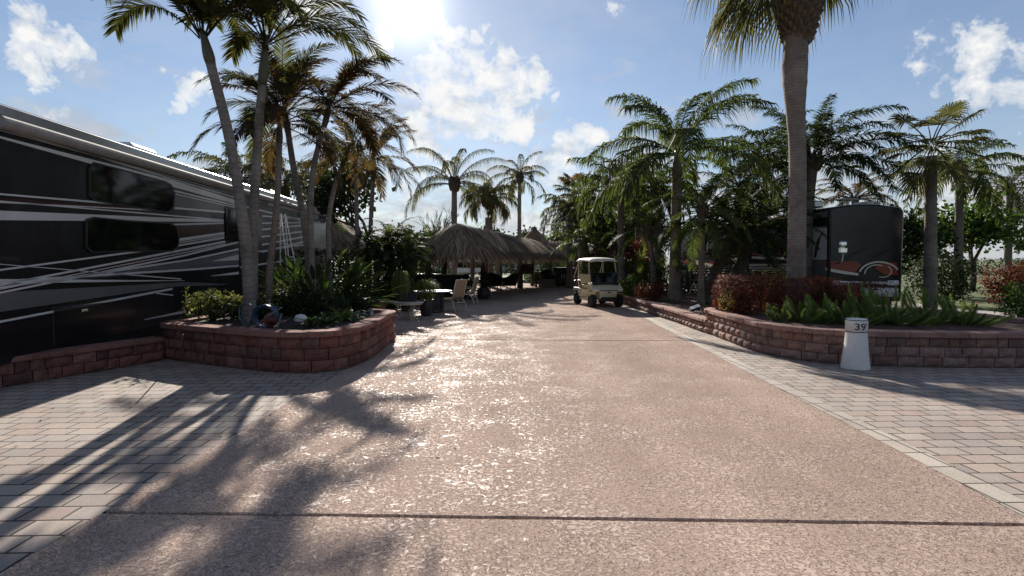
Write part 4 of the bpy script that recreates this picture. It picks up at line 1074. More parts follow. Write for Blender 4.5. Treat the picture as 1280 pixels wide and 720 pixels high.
# ------------------------------------------------------------------ golf cart (x right, y forward)
def bevel(o, w=.02, s=2):
    m = o.modifiers.new('bevel', 'BEVEL'); m.width = w; m.segments = s; m.limit_method = 'ANGLE'; m.angle_limit = R(35); return o
def prism_x(mb, prof, x0, x1, taper=0.0):
    n = len(prof); vs = [V((x0, y, z)) for y, z in prof]+[V((x1, y, z)) for y, z in prof]
    mb.add(vs, [tuple(range(n)), tuple(range(n, 2*n))[::-1]]+[(i, n+i, n+(i+1) % n, (i+1) % n) for i in range(n)])
def golf_cart():
    fl, frr = G(741.5, 384.2), G(771.5, 383.4); c = (fl+frr)/2; h = V((.20, -.98, 0)).normalized()
    c = c-h*.83
    root = thing('golf_cart', 'cream golf cart with a pale canopy parked at the right edge of the driveway', 'golf cart', (c.x, c.y, 0), math.atan2(-h.x, h.y))
    B = lambda mb, n, m, p=root, sm=False: recalc(mb.build(n, m, p, smooth=sm, world=False))
    mb = MB(); prism_x(mb, [(1.16, .36), (1.19, .50), (1.15, .62), (1.06, .70), (.86, .82), (.70, .88), (.60, .88), (.56, .78), (.60, .30), (.98, .28)], -.30, .30)
    prism_x(mb, [(1.10, .56), (1.12, .64), (1.04, .70), (.84, .81), (.68, .865), (.60, .865), (.52, .70), (.50, .52), (.56, .52), (.66, .60), (.96, .62), (1.04, .56)], -.58, .58)
    bevel(B(mb, 'front_cowl', 'cart_cream'), .03, 3)
    mb = MB(); mb.bbox(-.30, .30, 1.165, 1.20, .50, .60, .01); bevel(B(mb, 'front_grille', 'cart_cream'), .01)
    mb = MB(); mb.bbox(-.32, .32, 1.17, 1.23, .31, .38, .03); B(mb, 'bumper', 'black_plastic')
    mb = MB(); mb.bbox(-.34, .34, 1.175, 1.20, .612, .632, .004); mb.bbox(-.06, .06, 1.203, 1.215, .53, .57, .004); B(mb, 'trim', 'black_plastic')
    mb = MB(); mb.bbox(-.30, .30, 1.10, 1.17, .22, .33, .02); B(mb, 'under_panel', 'black_plastic')
    mb = MB(); mb.bbox(-.50, .50, .64, .90, .80, .90, .03); B(mb, 'dash_top', 'black_plastic')
    for s in (-1, 1):
        mb = MB(); mb.bbox(s*.43-.09, s*.43+.09, 1.06, 1.145, .585, .665, .02); B(mb, 'headlight', 'lamp_lens')
    mb = MB(); mb.bbox(-.57, .57, -.35, .62, .25, .31, .02); mb.bbox(-.60, -.55, -.3, .62, .22, .30, .015); mb.bbox(.55, .60, -.3, .62, .22, .30, .015); B(mb, 'floor_pan', 'cart_cream')
    mb = MB(); prism_x(mb, [(-.08, .30), (-.08, .60), (-.2, .64), (-1.12, .66), (-1.2, .58), (-1.18, .34), (-1.05, .30)], -.40, .40)
    prism_x(mb, [(-.10, .32), (-.12, .58), (-.22, .635), (-.60, .66), (-1.10, .65), (-1.17, .55), (-1.12, .50), (-1.0, .54), (-.84, .58), (-.64, .54), (-.52, .44), (-.46, .32)], -.59, .59)
    bevel(B(mb, 'rear_body', 'cart_cream'), .03, 3)
    mb = MB(); mb.bbox(-.54, .54, -.62, -.08, .66, .78, .05); st = B(mb, 'seat', 'cart_seat')
    for s in (-1, 1):
        mb = MB(); M = Matrix.Translation((s*.26, -.66, .98)) @ Matrix.Rotation(R(10), 4, 'X'); mb.bbox(-.22, .22, -.045, .045, -.16, .18, .05, M); B(mb, 'backrest', 'cart_seat')
        mb = MB(); mb.tube([V((s*.55, -.25, .70)), V((s*.57, -.28, .92)), V((s*.57, -.40, .95)), V((s*.57, -.66, .92)), V((s*.55, -.70, .70))], .018, 6); B(mb, 'arm_rail', 'black_plastic')
        mb = MB(); mb.tube([V((s*.53, .66, .84)), V((s*.53, .60, 1.0)), V((s*.50, .42, 1.72))], .018, 6)
        B(mb, 'front_post', 'cream_metal')
        mb = MB(); mb.tube([V((s*.50, -.72, .62)), V((s*.50, -.76, 1.2)), V((s*.50, -.74, 1.72))], .018, 6); mb.tube([V((s*.50, -.74, 1.66)), V((s*.52, -1.28, .98))], .013, 6); B(mb, 'rear_post', 'cream_metal')
    # canopy: shallow crowned shell with a turned-down rim
    mb = MB(); nx, ny = 10, 14; X0, Y0, Y1 = .60, -1.0, .72; vs = []
    for j in range(ny+1):
        for i in range(nx+1):
            u, w = i/nx*2-1, j/ny*2-1
            e = 1-.10*(abs(w)**4); x = u*X0*e; y = (Y0+Y1)/2+w*(Y1-Y0)/2*(1-.06*abs(u)**4)
            z = 1.80-.05*u**2-.05*w**2-(.055 if max(abs(u), abs(w)) > .99 else 0)
            vs.append(V((x, y, z)))
    n = nx+1; fs = [(j*n+i, j*n+i+1, (j+1)*n+i+1, (j+1)*n+i) for j in range(ny) for i in range(nx)]
    mb.add(vs, fs); o = mb.build('canopy', 'cart_roof', root, smooth=True, world=False); s_ = o.modifiers.new('thickness', 'SOLIDIFY'); s_.thickness = .03; s_.offset = -1
    # folded tinted windshield
    mb = MB(); M = Matrix.Translation((0, .665, 1.06)) @ Matrix.Rotation(R(7), 4, 'X'); mb.bbox(-.51, .51, -.004, .004, -.17, .17, .003, M); ws = B(mb, 'windshield', 'tinted_glass')
    mb = MB(); mb.bbox(-.52, .52, -.012, .012, .165, .185, .005, M); B(mb, 'windshield_rail', 'black_plastic', ws)
    # steering wheel
    mb = MB(); cc = V((-.26, .30, .98)); ax = V((0, -.6, .8)).normalized(); a1 = V((1, 0, 0)); a2 = ax.cross(a1)
    mb.tube([cc+a1*.17*cos(2*pi*i/20)+a2*.17*sin(2*pi*i/20) for i in range(21)], .014, 6, cap=False); mb.tube([cc, V((-.26, .62, .5))], .02, 6)
    for k in (0, 2.1, 4.2): mb.tube([cc, cc+a1*.17*cos(k)+a2*.17*sin(k)], .01, 4)
    B(mb, 'steering_wheel', 'black_plastic')
    for x in (-.50, .50):
        for y in (.83, -.83):
            M = Matrix.Translation((x, y, .235)) @ Matrix.Rotation(pi/2, 4, 'Y')
            mb = MB(); mb.lathe([(.12, -.10), (.205, -.105), (.232, -.08), (.235, 0), (.232, .08), (.205, .105), (.12, .10)], 28, M); w = B(mb, 'wheel', 'rubber', sm=False)
            mb = MB(); mb.lathe([(0, -.075), (.05, -.08), (.07, -.05), (.10, -.05), (.125, -.095), (.125, .095), (.10, .05), (.07, .05), (.05, .08), (0, .075)], 20, M); B(mb, 'rim', 'white_rim', w)
    # bag rack and basket at the back
    mb = MB(); mb.bbox(-.48, .48, -1.42, -1.12, .34, .40, .02); mb.bbox(-.5, .5, -1.34, -1.16, .62, .92, .03)
    for s in (-1, 1): mb.tube([V((s*.45, -1.2, .4)), V((s*.45, -1.26, .98)), V((s*.2, -1.3, 1.02))], .015, 5)
    B(mb, 'bag_rack', 'black_plastic')
    mb = MB(); mb.tube([V((-.3, -1.28, .42)), V((-.3, -1.34, 1.05))], [.13, .15], 14); mb.tube([V((.28, -1.28, .42)), V((.28, -1.34, 1.0))], [.13, .14], 14); B(mb, 'golf_bag', 'dark_metal')
golf_cart()
# ------------------------------------------------------------------ furniture
def leg_curve(mb, c, a, r0, r1, h, rad=.014):
    d = V((cos(a), sin(a), 0))
    P = spline([c+d*r0*.9+V((0, 0, h)), c+d*r0*.75+V((0, 0, h*.8)), c+d*r1*.55+V((0, 0, h*.5)), c+d*r1*.6+V((0, 0, h*.25)), c+d*r1+V((0, 0, .0))], 12)
    mb.tube(P, rad, 6)
def side_table():
    b = G(510, 399); root = thing('side_table', 'low round tiled garden table holding the rectangular pot', 'table', b); h = .50
    mb = MB(); mb.lathe([(0, h-.03), (.44, h-.03), (.46, h-.02), (.46, h), (.445, h+.012), (0, h+.013)], 36, c=b); mb.build('tabletop', 'table_tile', root)
    mb = MB(); mb.lathe([(.40, h-.07), (.41, h-.07), (.41, h-.032), (.40, h-.032)], 30, c=b); mb.build('apron', 'cream_metal', root)
    for k in range(3):
        for s in (-.1, .1):
            mb = MB(); leg_curve(mb, b, k*2*pi/3-1.0+s, .40, .34, h-.05, .012); mb.build('leg', 'cream_metal', root)
    return b+V((0, 0, h+.013))
ST = side_table()
def pots():
    b = ST+V((-.02, .05, 0)); root = thing('trough_pot', 'dark rectangular trough pot on the tiled table', 'plant pot', b)
    mb = MB(); mb.add([b+V((x*w, y*d_, z)) for w, d_, z in ((.25, .10, 0), (.29, .13, .20), (.31, .145, .20), (.31, .145, .235), (.285, .12, .235), (.27, .11, .18)) for x, y in ((-1, -1), (1, -1), (1, 1), (-1, 1))],
              [(k*4+i, k*4+(i+1) % 4, k*4+4+(i+1) % 4, k*4+4+i) for k in range(5) for i in range(4)]+[(3, 2, 1, 0), (20, 21, 22, 23)]); recalc(mb.build('pot', 'dark_pot', root))
    mb = MB(); mb.bbox(b.x-.27, b.x+.27, b.y-.11, b.y+.11, b.z+.17, b.z+.19, .004); mb.build('potting_soil', 'dark_soil', root)
    # hanging-stem plant trained into a dome on a wire cage
    t = b+V((-.17, 0, .19)); root = thing('weeping_plant', 'dome of thin weeping green stems growing from the trough pot', 'plant', t); r = random.Random(8); mb = MB()
    for i in range(230):
        a = r.uniform(0, 2*pi); rr_ = r.uniform(.05, .30); z0 = .66+r.uniform(-.04, .05); zb = r.uniform(-.15, .25)
        p = [t+V((0, 0, .30)), t+V((cos(a)*rr_*.45, sin(a)*rr_*.4, z0)), t+V((cos(a)*rr_*.95, sin(a)*rr_*.8, z0-.18)), t+V((cos(a)*rr_*1.12, sin(a)*rr_*.9, (z0+zb)*.45)), t+V((cos(a)*rr_*1.1, sin(a)*rr_*.9, zb))]
        q = spline(p, 9)[2:]; w = V((-sin(a), cos(a), 0))*.007
        vs = [x for pt in q for x in (pt-w, pt+w)]; mb.add(vs, [(2*j, 2*j+1, 2*j+3, 2*j+2) for j in range(len(q)-1)])
    mb.build('foliage', 'pale_drooping_leaf', root)
    mb = MB(); mb.tube([t+V((0, 0, -.02)), t+V((0, 0, .4)), t+V((0, 0, .72)), t+V((.02, 0, .80))], .012, 6)
    for k in range(5): a = k*2*pi/5; mb.tube(spline([t, t+V((cos(a)*.22, sin(a)*.18, .25)), t+V((cos(a)*.2, sin(a)*.16, .55)), t+V((0, 0, .7))], 10), .006, 4)
    mb.build('wire_cage', 'dark_metal', root)
    t = G(519, 397)+V((.25, .5, 0)); root = thing('potted_plant', 'bright green bushy spider plant in a tall dark pot behind the tiled table', 'plant', t)
    mb = MB(); mb.lathe([(.14, 0), (.16, .02), (.20, .45), (.22, .46), (.22, .5), (.19, .5), (.18, .46), (0, .46)], 20, c=t); mb.build('pot', 'dark_pot', root)
    mb = MB(); r = random.Random(4)
    for i in range(420):
        a = r.uniform(0, 2*pi); rr_ = .38*math.sqrt(r.random()); z0 = .62+.42*math.sqrt(max(0, 1-(rr_/.42)**2))*r.uniform(.6, 1.1); P = t+V((cos(a)*rr_*.7, sin(a)*rr_*.7, z0)); w = V((-sin(a), cos(a), 0))*.012
        vs = []; e_ = r.uniform(.2, 1.1)
        for j in range(5):
            vs += [P-w*(1-j/5), P+w*(1-j/5)]; P = P+V((cos(a)*cos(e_), sin(a)*cos(e_), sin(e_)))*.075; e_ -= .55
        mb.add(vs, [(2*j, 2*j+1, 2*j+3, 2*j+2) for j in range(4)])
    foliage(mb, t+V((0, 0, .75)), (.34, .32, .3), 500, .06, 6)
    mb.build('foliage', 'sword_fern', root)
    t = G(477, 401)+V((-.10, .2, 0)); root = thing('potted_plant', 'small yellow green fern in a terracotta pot beside the raised bed corner', 'plant', t)
    mb = MB(); mb.lathe([(.12, 0), (.19, .42), (.21, .43), (.21, .50), (.18, .5), (.17, .45), (0, .45)], 20, c=t); mb.build('pot', 'terracotta_pot', root)
    mb = MB(); r = random.Random(14)
    for i in range(34): frond(mb, t+V((0, 0, .46)), i*2.4, r.uniform(.4, 1.4), r.uniform(.3, .46), 1.5, 14, .06, .014, .2, .1, rr=.003, r=r)
    mb.build('foliage', 'sword_fern', root)
pots()
def round_table():
    b = G(541, 390); b.x -= .0; root = thing('round_table', 'round pale topped fire table in front of the tan sling chair', 'table', b); h = .70
    mb = MB(); mb.lathe([(0, h-.035), (.62, h-.035), (.64, h-.02), (.64, h-.005), (.62, h+.003), (0, h+.004)], 40, c=b); mb.build('tabletop', 'white_table_top', root)
    mb = MB(); mb.lathe([(.34, .0), (.38, .03), (.36, .07), (.33, .12), (.33, h-.1), (.38, h-.04)], 24, c=b)
    for k in range(12): a = k*pi/6; p = b+V((cos(a)*.345, sin(a)*.345, .1)); mb.tube([p, p+V((0, 0, h-.18))], .012, 4)
    mb.build('pedestal', 'dark_metal', root)
round_table()
def sling_chair(label, c, rz, group=None):
    """x right, y towards the sitter's front; tan mesh sling on a cream tube frame"""
    root = thing('sling_chair', label, 'chair', (c.x, c.y, 0), rz, group); B = lambda mb, n, m, p=root: mb.build(n, m, p, world=False)
    sp_ = spline([(0, .27, .42), (0, .1, .385), (0, -.16, .40), (0, -.26, .50), (0, -.33, .75), (0, -.42, 1.04)], 24)
    def sheet_(pts, w, m, nm):
        mb = MB(); vs = []
        for p in pts: vs += [p+V((-w, 0, 0)), p+V((w, 0, 0)), p+V((-w, .012, .008)), p+V((w, .012, .008))]
        for i in range(len(pts)-1):
            o = i*4; mb_f = [(o, o+1, o+5, o+4), (o+2, o+6, o+7, o+3), (o, o+4, o+6, o+2), (o+1, o+3, o+7, o+5)]
            mb.f += [tuple(q) for q in mb_f]; mb.m += [0]*4
        mb.v = vs; return B(mb, nm, m)
    sheet_(sp_[:13], .25, 'tan_sling', 'seat'); sheet_(sp_[13:], .25, 'tan_sling', 'backrest')
    for s in (-1, 1):
        mb = MB(); mb.tube([p+V((s*.265, 0, -.004)) for p in sp_], .015, 6); B(mb, 'side_rail', 'cream_metal')
        mb = MB(); mb.tube(spline([(s*.28, .25, 0), (s*.29, .27, .35), (s*.30, .24, .60)], 8), .016, 6); B(mb, 'leg', 'cream_metal')
        mb = MB(); mb.tube(spline([(s*.28, -.38, 0), (s*.285, -.30, .25), (s*.275, -.18, .40)], 8), .016, 6); B(mb, 'leg', 'cream_metal')
        mb = MB(); mb.tube(spline([(s*.30, .26, .60), (s*.31, .16, .645), (s*.31, -.05, .635), (s*.29, -.26, .60), (s*.27, -.30, .62)], 12), .02, 8, squash=.6); B(mb, 'armrest', 'cream_metal')
    mb = MB(); mb.tube([V((-.27, -.31, .28)), V((.27, -.31, .28))], .012, 6); mb.tube([V((-.28, .25, .2)), V((.28, .25, .2))], .012, 6); B(mb, 'stretcher', 'cream_metal')
    mb = MB(); mb.tube([V((-.265, -.42, 1.04)), V((.265, -.42, 1.04))], .016, 6); B(mb, 'top_rail', 'cream_metal')
    return root
sling_chair('tan sling patio armchair seen from behind at the round table', G(566, 388), R(52))
sling_chair('second sling armchair partly hidden beyond the tan one, turned away', G(583, 380.5)+V((0, .2, 0)), R(78))
def wicker(label, c, rz):
    root = thing('wicker_chair', label, 'chair', (c.x, c.y, 0), rz, 'dark wicker lounge chairs under the thatch'); B = lambda mb, n, m, p=root: mb.build(n, m, p, smooth=True, world=False)
    # rounded tub back
    mb = MB(); vs = []; n = 20; rows = [(.40, .30), (.42, .45), (.47, .7), (.50, .92), (.46, 1.0)]
    for k, (r_, z) in enumerate(rows):
        for i in range(n+1):
            a = pi*(-.12)+pi*1.24*i/n; hh = z if k < 2 else .45+(z-.45)*(.45+.55*sin(max(0, min(pi, a))))
            vs.append(V((r_*cos(a), -r_*sin(a)*.9-(.12*(k/4) if 0 < a < pi else 0), hh)))
    m = n+1; mb.add(vs, [(k*m+i, k*m+i+1, (k+1)*m+i+1, (k+1)*m+i) for k in range(4) for i in range(n)]); o = B(mb, 'backrest', 'dark_wicker'); s_ = o.modifiers.new('thickness', 'SOLIDIFY'); s_.thickness = .04
    mb = MB(); mb.lathe([(.0, .28), (.38, .28), (.42, .32), (.42, .36), (.38, .42), (0, .44)], 22); B(mb, 'seat', 'dark_wicker')
    for x in (-.27, .27):
        for y in (-.24, .27): mb = MB(); mb.tube([V((x, y, .3)), V((x*1.12, y*1.12, 0))], .022, 6); B(mb, 'leg', 'dark_metal')
wicker('dark wicker tub chair nearest the middle post under the thatch', D(617.5, 340, 30.5).xy.to_3d(), R(200))
wicker('dark wicker tub chair tilted towards the lawn, left of the far post', D(636, 340, 31.0).xy.to_3d(), R(120))
def bar():
    c = D(562, 340, 25.5); c.z = 0; root = thing('bar_counter', 'dark patio bar with a pale stone top under the thatch', 'bar counter', c)
    M = Matrix.Translation(c) @ Matrix.Rotation(R(-8), 4, 'Z')
    mb = MB(); mb.bbox(-1.5, .75, -.3, .3, 0, 1.0, .01, M)
    for i in range(12): x = -1.45+i*.185; mb.bbox(x, x+.17, -.325, -.302, .04, .96, .006, M)
    mb.build('base', 'cabinet_black', root)
    mb = MB(); mb.bbox(-1.6, .9, -.48, .42, 1.02, 1.07, .012, M); mb.build('worktop', 'counter_top', root)
    for k, (x, y) in enumerate(((.95, -.85), (1.75, -.2), (-.6, -.95))):
        p = M @ V((x, y, 0)); lab = ['dark swivel bar stool at the bar end', 'dark swivel bar stool between bar and potted post', 'dark swivel bar stool in front of the bar'][k]
        s = thing('bar_stool', lab, 'stool', p, 0, 'dark stools at the bar')
        mb = MB(); mb.lathe([(0, .70), (.2, .70), (.21, .74), (.19, .78), (0, .79)], 18, c=p); mb.build('seat', 'dark_wicker', s)
        mb = MB(); q = spline([p+V((-.2, .1, .78)), p+V((-.1, .22, 1.05)), p+V((.1, .22, 1.05)), p+V((.2, .1, .78))], 8); mb.tube(q, .02, 6); mb.bbox(p.x-.13, p.x+.13, p.y+.18, p.y+.21, .88, 1.04, .01); mb.build('backrest', 'dark_wicker', s)
        for a in (.8, 2.4, 3.9, 5.5): mb = MB(); mb.tube([p+V((cos(a)*.12, sin(a)*.12, .70)), p+V((cos(a)*.24, sin(a)*.24, 0))], .014, 5); mb.build('leg', 'dark_metal', s)
        mb = MB(); mb.tube([p+V((cos(a/3)*.2, sin(a/3)*.2, .25)) for a in range(0, 19)], .01, 4, cap=False); mb.build('foot_ring', 'dark_metal', s)
bar()
def grill():
    c = G(663, 358.5); root = thing('barrel_grill', 'black barrel grill on a tall leg frame in front of the far lawn', 'grill', c)
    mb = MB(); M = Matrix.Translation(c+V((-.25, 0, 1.15))) @ Matrix.Rotation(pi/2, 4, 'Y'); mb.lathe([(0, -.45), (.30, -.45), (.32, -.42), (.32, .42), (.30, .45), (0, .45)], 20, M); mb.bbox(c.x-.7, c.x+.2, c.y-.33, c.y+.33, .82, 1.15, .02); mb.build('barrel', 'cabinet_black', root)
    for x in (-.6, .1):
        for y in (-.25, .25): mb = MB(); mb.tube([c+V((x, y, .85)), c+V((x*1.1, y*1.1, 0))], .03, 6); mb.build('leg', 'dark_metal', root)
    mb = MB(); mb.bbox(c.x+.22, c.x+.62, c.y-.3, c.y+.3, .92, .95, .01); mb.build('side_shelf', 'dark_metal', root)
    mb = MB(); mb.tube([c+V((.5, -.2, .92)), c+V((.52, -.2, 0))], .02, 5); mb.build('leg', 'dark_metal', root)
grill()
def kitchen():
    c = G(702, 358); root = thing('storage_cabinet', 'tall black patio cabinet beside the covered grill island', 'cabinet', c)
    mb = MB(); mb.bbox(c.x-.55, c.x+.75, c.y, c.y+.9, .03, 1.22, .03); mb.build('cabinet_body', 'cabinet_black', root)
    mb = MB(); mb.bbox(c.x+.76, c.x+1.05, c.y-.05, c.y+.9, 0, 1.2, .02); mb.build('end_panel', 'stone_grey', root)
    mb = MB(); mb.bbox(c.x-.52, c.x+.08, c.y-.025, c.y-.002, .1, 1.16, .01); d_ = mb.build('door', 'cabinet_black', root)
    mb = MB(); mb.bbox(c.x+.0, c.x+.03, c.y-.05, c.y-.027, .5, .8, .008); mb.build('handle', 'aluminium', d_)
    mb = MB(); mb.bbox(c.x+.11, c.x+.72, c.y-.025, c.y-.002, .1, 1.16, .01); d_ = mb.build('door', 'cabinet_black', root)
    mb = MB(); mb.bbox(c.x+.15, c.x+.18, c.y-.05, c.y-.027, .5, .8, .008); mb.build('handle', 'aluminium', d_)
    c = G(686, 359); root = thing('grill_island', 'low stone clad island with a black covered grill on top', 'outdoor kitchen', c)
    mb = MB(); mb.bbox(c.x-.62, c.x+.45, c.y, c.y+.8, 0, .52, .02); mb.build('base', 'stone_grey', root)
    mb = MB(); mb.lathe([(0, 0), (.56, 0), (.55, .25), (.40, .48), (.18, .58), (0, .6)], 18, c=c+V((-.06, .42, .522))); mb.build('grill_cover', 'cabinet_black', root, smooth=True)
    for k, (x, y, h, lf) in enumerate(((-.8, -.1, .5, 'dark_leaf'), (.55, -.25, .45, 'green_leaf'))):
        shrub('potted_shrub', ['small dark potted shrub at the left end of the grill island', 'small green potted shrub between island and cabinet'][k], c+V((x, y, .0)), (.28, .28, h), 500, .08, lf, seed=60+k, zoff=.55)
kitchen()
# ------------------------------------------------------------------ flood light and hose
def flood():
    b = G(869, 389.5, .32); root = thing('flood_light', 'black and white landscape flood light lying on the bark chips', 'lamp', b)
    M = Matrix.Translation(b+V((0, 0, .09))) @ Matrix.Rotation(R(22), 4, 'Y') @ Matrix.Rotation(R(-35), 4, 'X')
    M = Matrix.Translation(b+V((0, 0, .10))) @ Matrix.Rotation(R(-20), 4, 'Y') @ Matrix.Rotation(R(20), 4, 'X')
    mb = MB(); mb.bbox(-.15, .15, -.09, .09, -.035, .03, .02, M); mb.build('housing', 'black_plastic', root)
    mb = MB(); mb.bbox(-.13, .13, -.075, .075, .031, .04, .003, M); mb.build('lens', 'lamp_lens', root)
    mb = MB(); mb.tube([b+V((-.16, 0, .08)), b+V((-.17, 0, -.02)), b+V((.15, 0, -.02)), b+V((.16, 0, .12))], .012, 5); mb.build('bracket', 'white_paint', root)
flood()
def hose():
    b = G(332, 409, .60); b.z = .58; root = thing('hose_reel', 'red hose reel with a blue coiled hose under the big leaves', 'hose reel', b)
    Rw = lambda c, r_, n, tilt, rad, mb, sp=.02: mb.tube([c+V((r_*cos(2*pi*i/24*1), (i/24-n/2)*sp+tilt*sin(2*pi*i/24)*r_*.2, r_*sin(2*pi*i/24))) for i in range(24*n+1)], rad, 6)
    mb = MB(); c = b+V((-.05, .12, .19)); Rw(c, .19, 6, .3, .013, mb, .03); Rw(c, .17, 5, .1, .013, mb, .03); mb.build('hose', 'hose_blue', root)
    mb = MB(); M = Matrix.Translation(c+V((.12, -.08, -.05))) @ Matrix.Scale(.72, 4) @ Matrix.Rotation(R(25), 4, 'Z') @ Matrix.Rotation(pi/2, 4, 'X') @ Matrix.Rotation(R(20), 4, 'Y')
    mb.lathe([(.02, -.01), (.10, -.01), (.11, .0), (.17, .0), (.175, .02), (.11, .03), (.04, .12), (.02, .12)], 24, M); mb.build('reel', 'reel_red', root)
    mb = MB(); mb.tube([b+V((-.2, .02, 0)), b+V((.05, -.05, .2)), b+V((.28, .0, .35))], .012, 5); mb.tube([b+V((.2, -.02, 0)), b+V((.28, -.02, .25))], .014, 5); mb.build('stand', 'hose_grey', root)
    b2 = G(309, 408, .60); b2.z = .60; mb = MB(); mb.tube([b2+V((.14*cos(t)*(.7+.3*sin(t)), .05*sin(t*.5), .19+.20*sin(t))) for t in [2*pi*i/24 for i in range(50)]], .013, 6)
    o = mb.build('garden_hose', 'hose_green'); tag(o, 'grey green garden hose loop standing left of the red reel', 'hose')
    mb = MB(); q = [G(230, 418, .62), G(229.5, 420, .60), G(229, 432, .30), G(232, 442, .12), G(233, 450, .012)]
    q = [V((p.x, p.y-.03, p.z)) for p in q]; P = spline(q, 14); mb.tube(P, .009, 5); o = mb.build('power_cord', 'hose_grey'); tag(o, 'thin pale cord hanging down the left raised bed wall', 'cord')
hose()
# ------------------------------------------------------------------ thatched huts
def thatch(root, A, B_, w, ze, seed, n=5200, L=(.5, 1.1), wid=.02, belly=.18, over=.25, matname='thatch_straw'):
    A, B_ = V(A), V(B_); d = (B_-A); ln = V((d.x, d.y, 0)).length; dn = V((d.x, d.y, 0)).normalized() if ln > .01 else V((0, 1, 0)); nn = V((dn.y, -dn.x, 0)); r = random.Random(seed)
    per = 2*ln+2*pi*w
    def at(t, s):
        """t around the roof (0-1), s from ridge (0) to eave (1)"""
        q = (t % 1)*per
        if q < ln: base = A.lerp(B_, q/ln); o = nn
        elif q < ln+pi*w: a = (q-ln)/w; base = B_; o = nn*cos(a)+dn*sin(a)
        elif q < 2*ln+pi*w: base = B_.lerp(A, (q-ln-pi*w)/ln); o = -nn
        else: a = (q-2*ln-pi*w)/w; base = A; o = -nn*cos(a)-dn*sin(a)
        z = base.z+(ze-base.z)*(s**1.35*(1-belly)+s*belly) if s <= 1 else ze-(s-1)*w*1.2
        return V((base.x, base.y, 0))+o*(w*s)+V((0, 0, z)), o
    mb = MB(); nt_, ns = 72, 7; vs = []
    for j in range(ns+1):
        for i in range(nt_): p, _ = at(i/nt_, j/ns); vs.append(p-V((0, 0, .06)))
    mb.add(vs, [(j*nt_+i, j*nt_+(i+1) % nt_, (j+1)*nt_+(i+1) % nt_, (j+1)*nt_+i) for j in range(ns) for i in range(nt_)])
    mb.build('roof_deck', 'thatch_under', root)
    mb = MB()
    for k in range(n):
        t = r.random(); s0 = r.random()**.8*1.0; l = r.uniform(*L); m = 4; vs = []
        w_ = wid*r.uniform(.6, 1.8); dt = r.uniform(-.25, .25)*l/per; lift = r.uniform(0, .09)
        for j in range(m):
            s = s0+(l/w)*(j/(m-1))*.75; s = min(s, 1.0+over*r.uniform(.3, 1)) if s > 1.0 else s
            p, o = at(t+dt*j/(m-1), s); tt = V((-o.y, o.x, 0)); p = p+V((0, 0, .015+lift*(.3+.7*j/(m-1))))+o*lift*.3
            ww = w_*(1-.75*j/(m-1)); vs += [p-tt*ww, p+tt*ww]
        mb.add(vs, [(2*j, 2*j+1, 2*j+3, 2*j+2) for j in range(m-1)])
    for k in range(int(n*.45)):         # ragged fringe below the eave
        t = r.random(); p, o = at(t, r.uniform(.93, 1.03)); tt = V((-o.y, o.x, 0))*wid*r.uniform(.4, 1.1); l = r.uniform(.12, .42)
        q = p+o*r.uniform(.0, .1)+V((0, 0, -l))+tt*r.uniform(-3, 3)
        mb.add([p-tt, p+tt, q], [(0, 1, 2)])
    mb.build('thatch', matname, root)
    return at
def hut():
    A, B_ = V((-2.35, 24.6, 3.28)), V((1.25, 35.6, 2.98)); c = (A+B_)/2; c.z = 0
    root = thing('thatched_hut', 'long open thatched hut on wooden posts beside the driveway', 'thatched hut', c)
    thatch(root, A, B_, 2.0, 2.0, 5, n=9500, wid=.022, over=.35)
    posts = [D(605, 340, 24.6), D(650.5, 340, 33.8), D(665.5, 340, 37.2), D(535, 340, 24.3), D(555.5, 340, 26.2), D(590, 340, 33), D(622, 340, 38.4)]
    for i, p in enumerate(posts):
        mb = MB(); r_ = .17 if i < 2 else .14; mb.tube([(p.x+rnd.uniform(-.03, .03), p.y, z) for z in (0, .8, 1.6, 2.7)], [r_*1.1, r_, r_*.97, r_*.92], 10, jit=.04); mb.build('post', 'weathered_post', root, smooth=True)
    mb = MB()
    for a, b in ((0, 1), (1, 2), (3, 4), (4, 5), (5, 6), (0, 3), (2, 6)):
        p, q = posts[a].copy(), posts[b].copy(); p.z = q.z = 2.12; mb.tube([p, q], .07, 6)
    mb.build('beam', 'weathered_post', root)
    # pots at the foot of posts
    p = posts[0]; b = V((p.x, p.y-.35, 0)); rt = thing('potted_palm', 'dark glazed pot with a sparse dark plant at the foot of the nearest hut post', 'plant', b)
    mb = MB(); mb.lathe([(.19, 0), (.26, .1), (.29, .30), (.26, .44), (.29, .48), (.26, .49), (.24, .44), (0, .43)], 22, c=b); mb.build('pot', 'dark_pot', rt, smooth=True)
    mb = MB(); foliage(mb, b+V((0, 0, .85)), (.36, .36, .42), 420, .12, 77, asp=.35); mb.build('foliage', 'dark_leaf', rt)
hut()
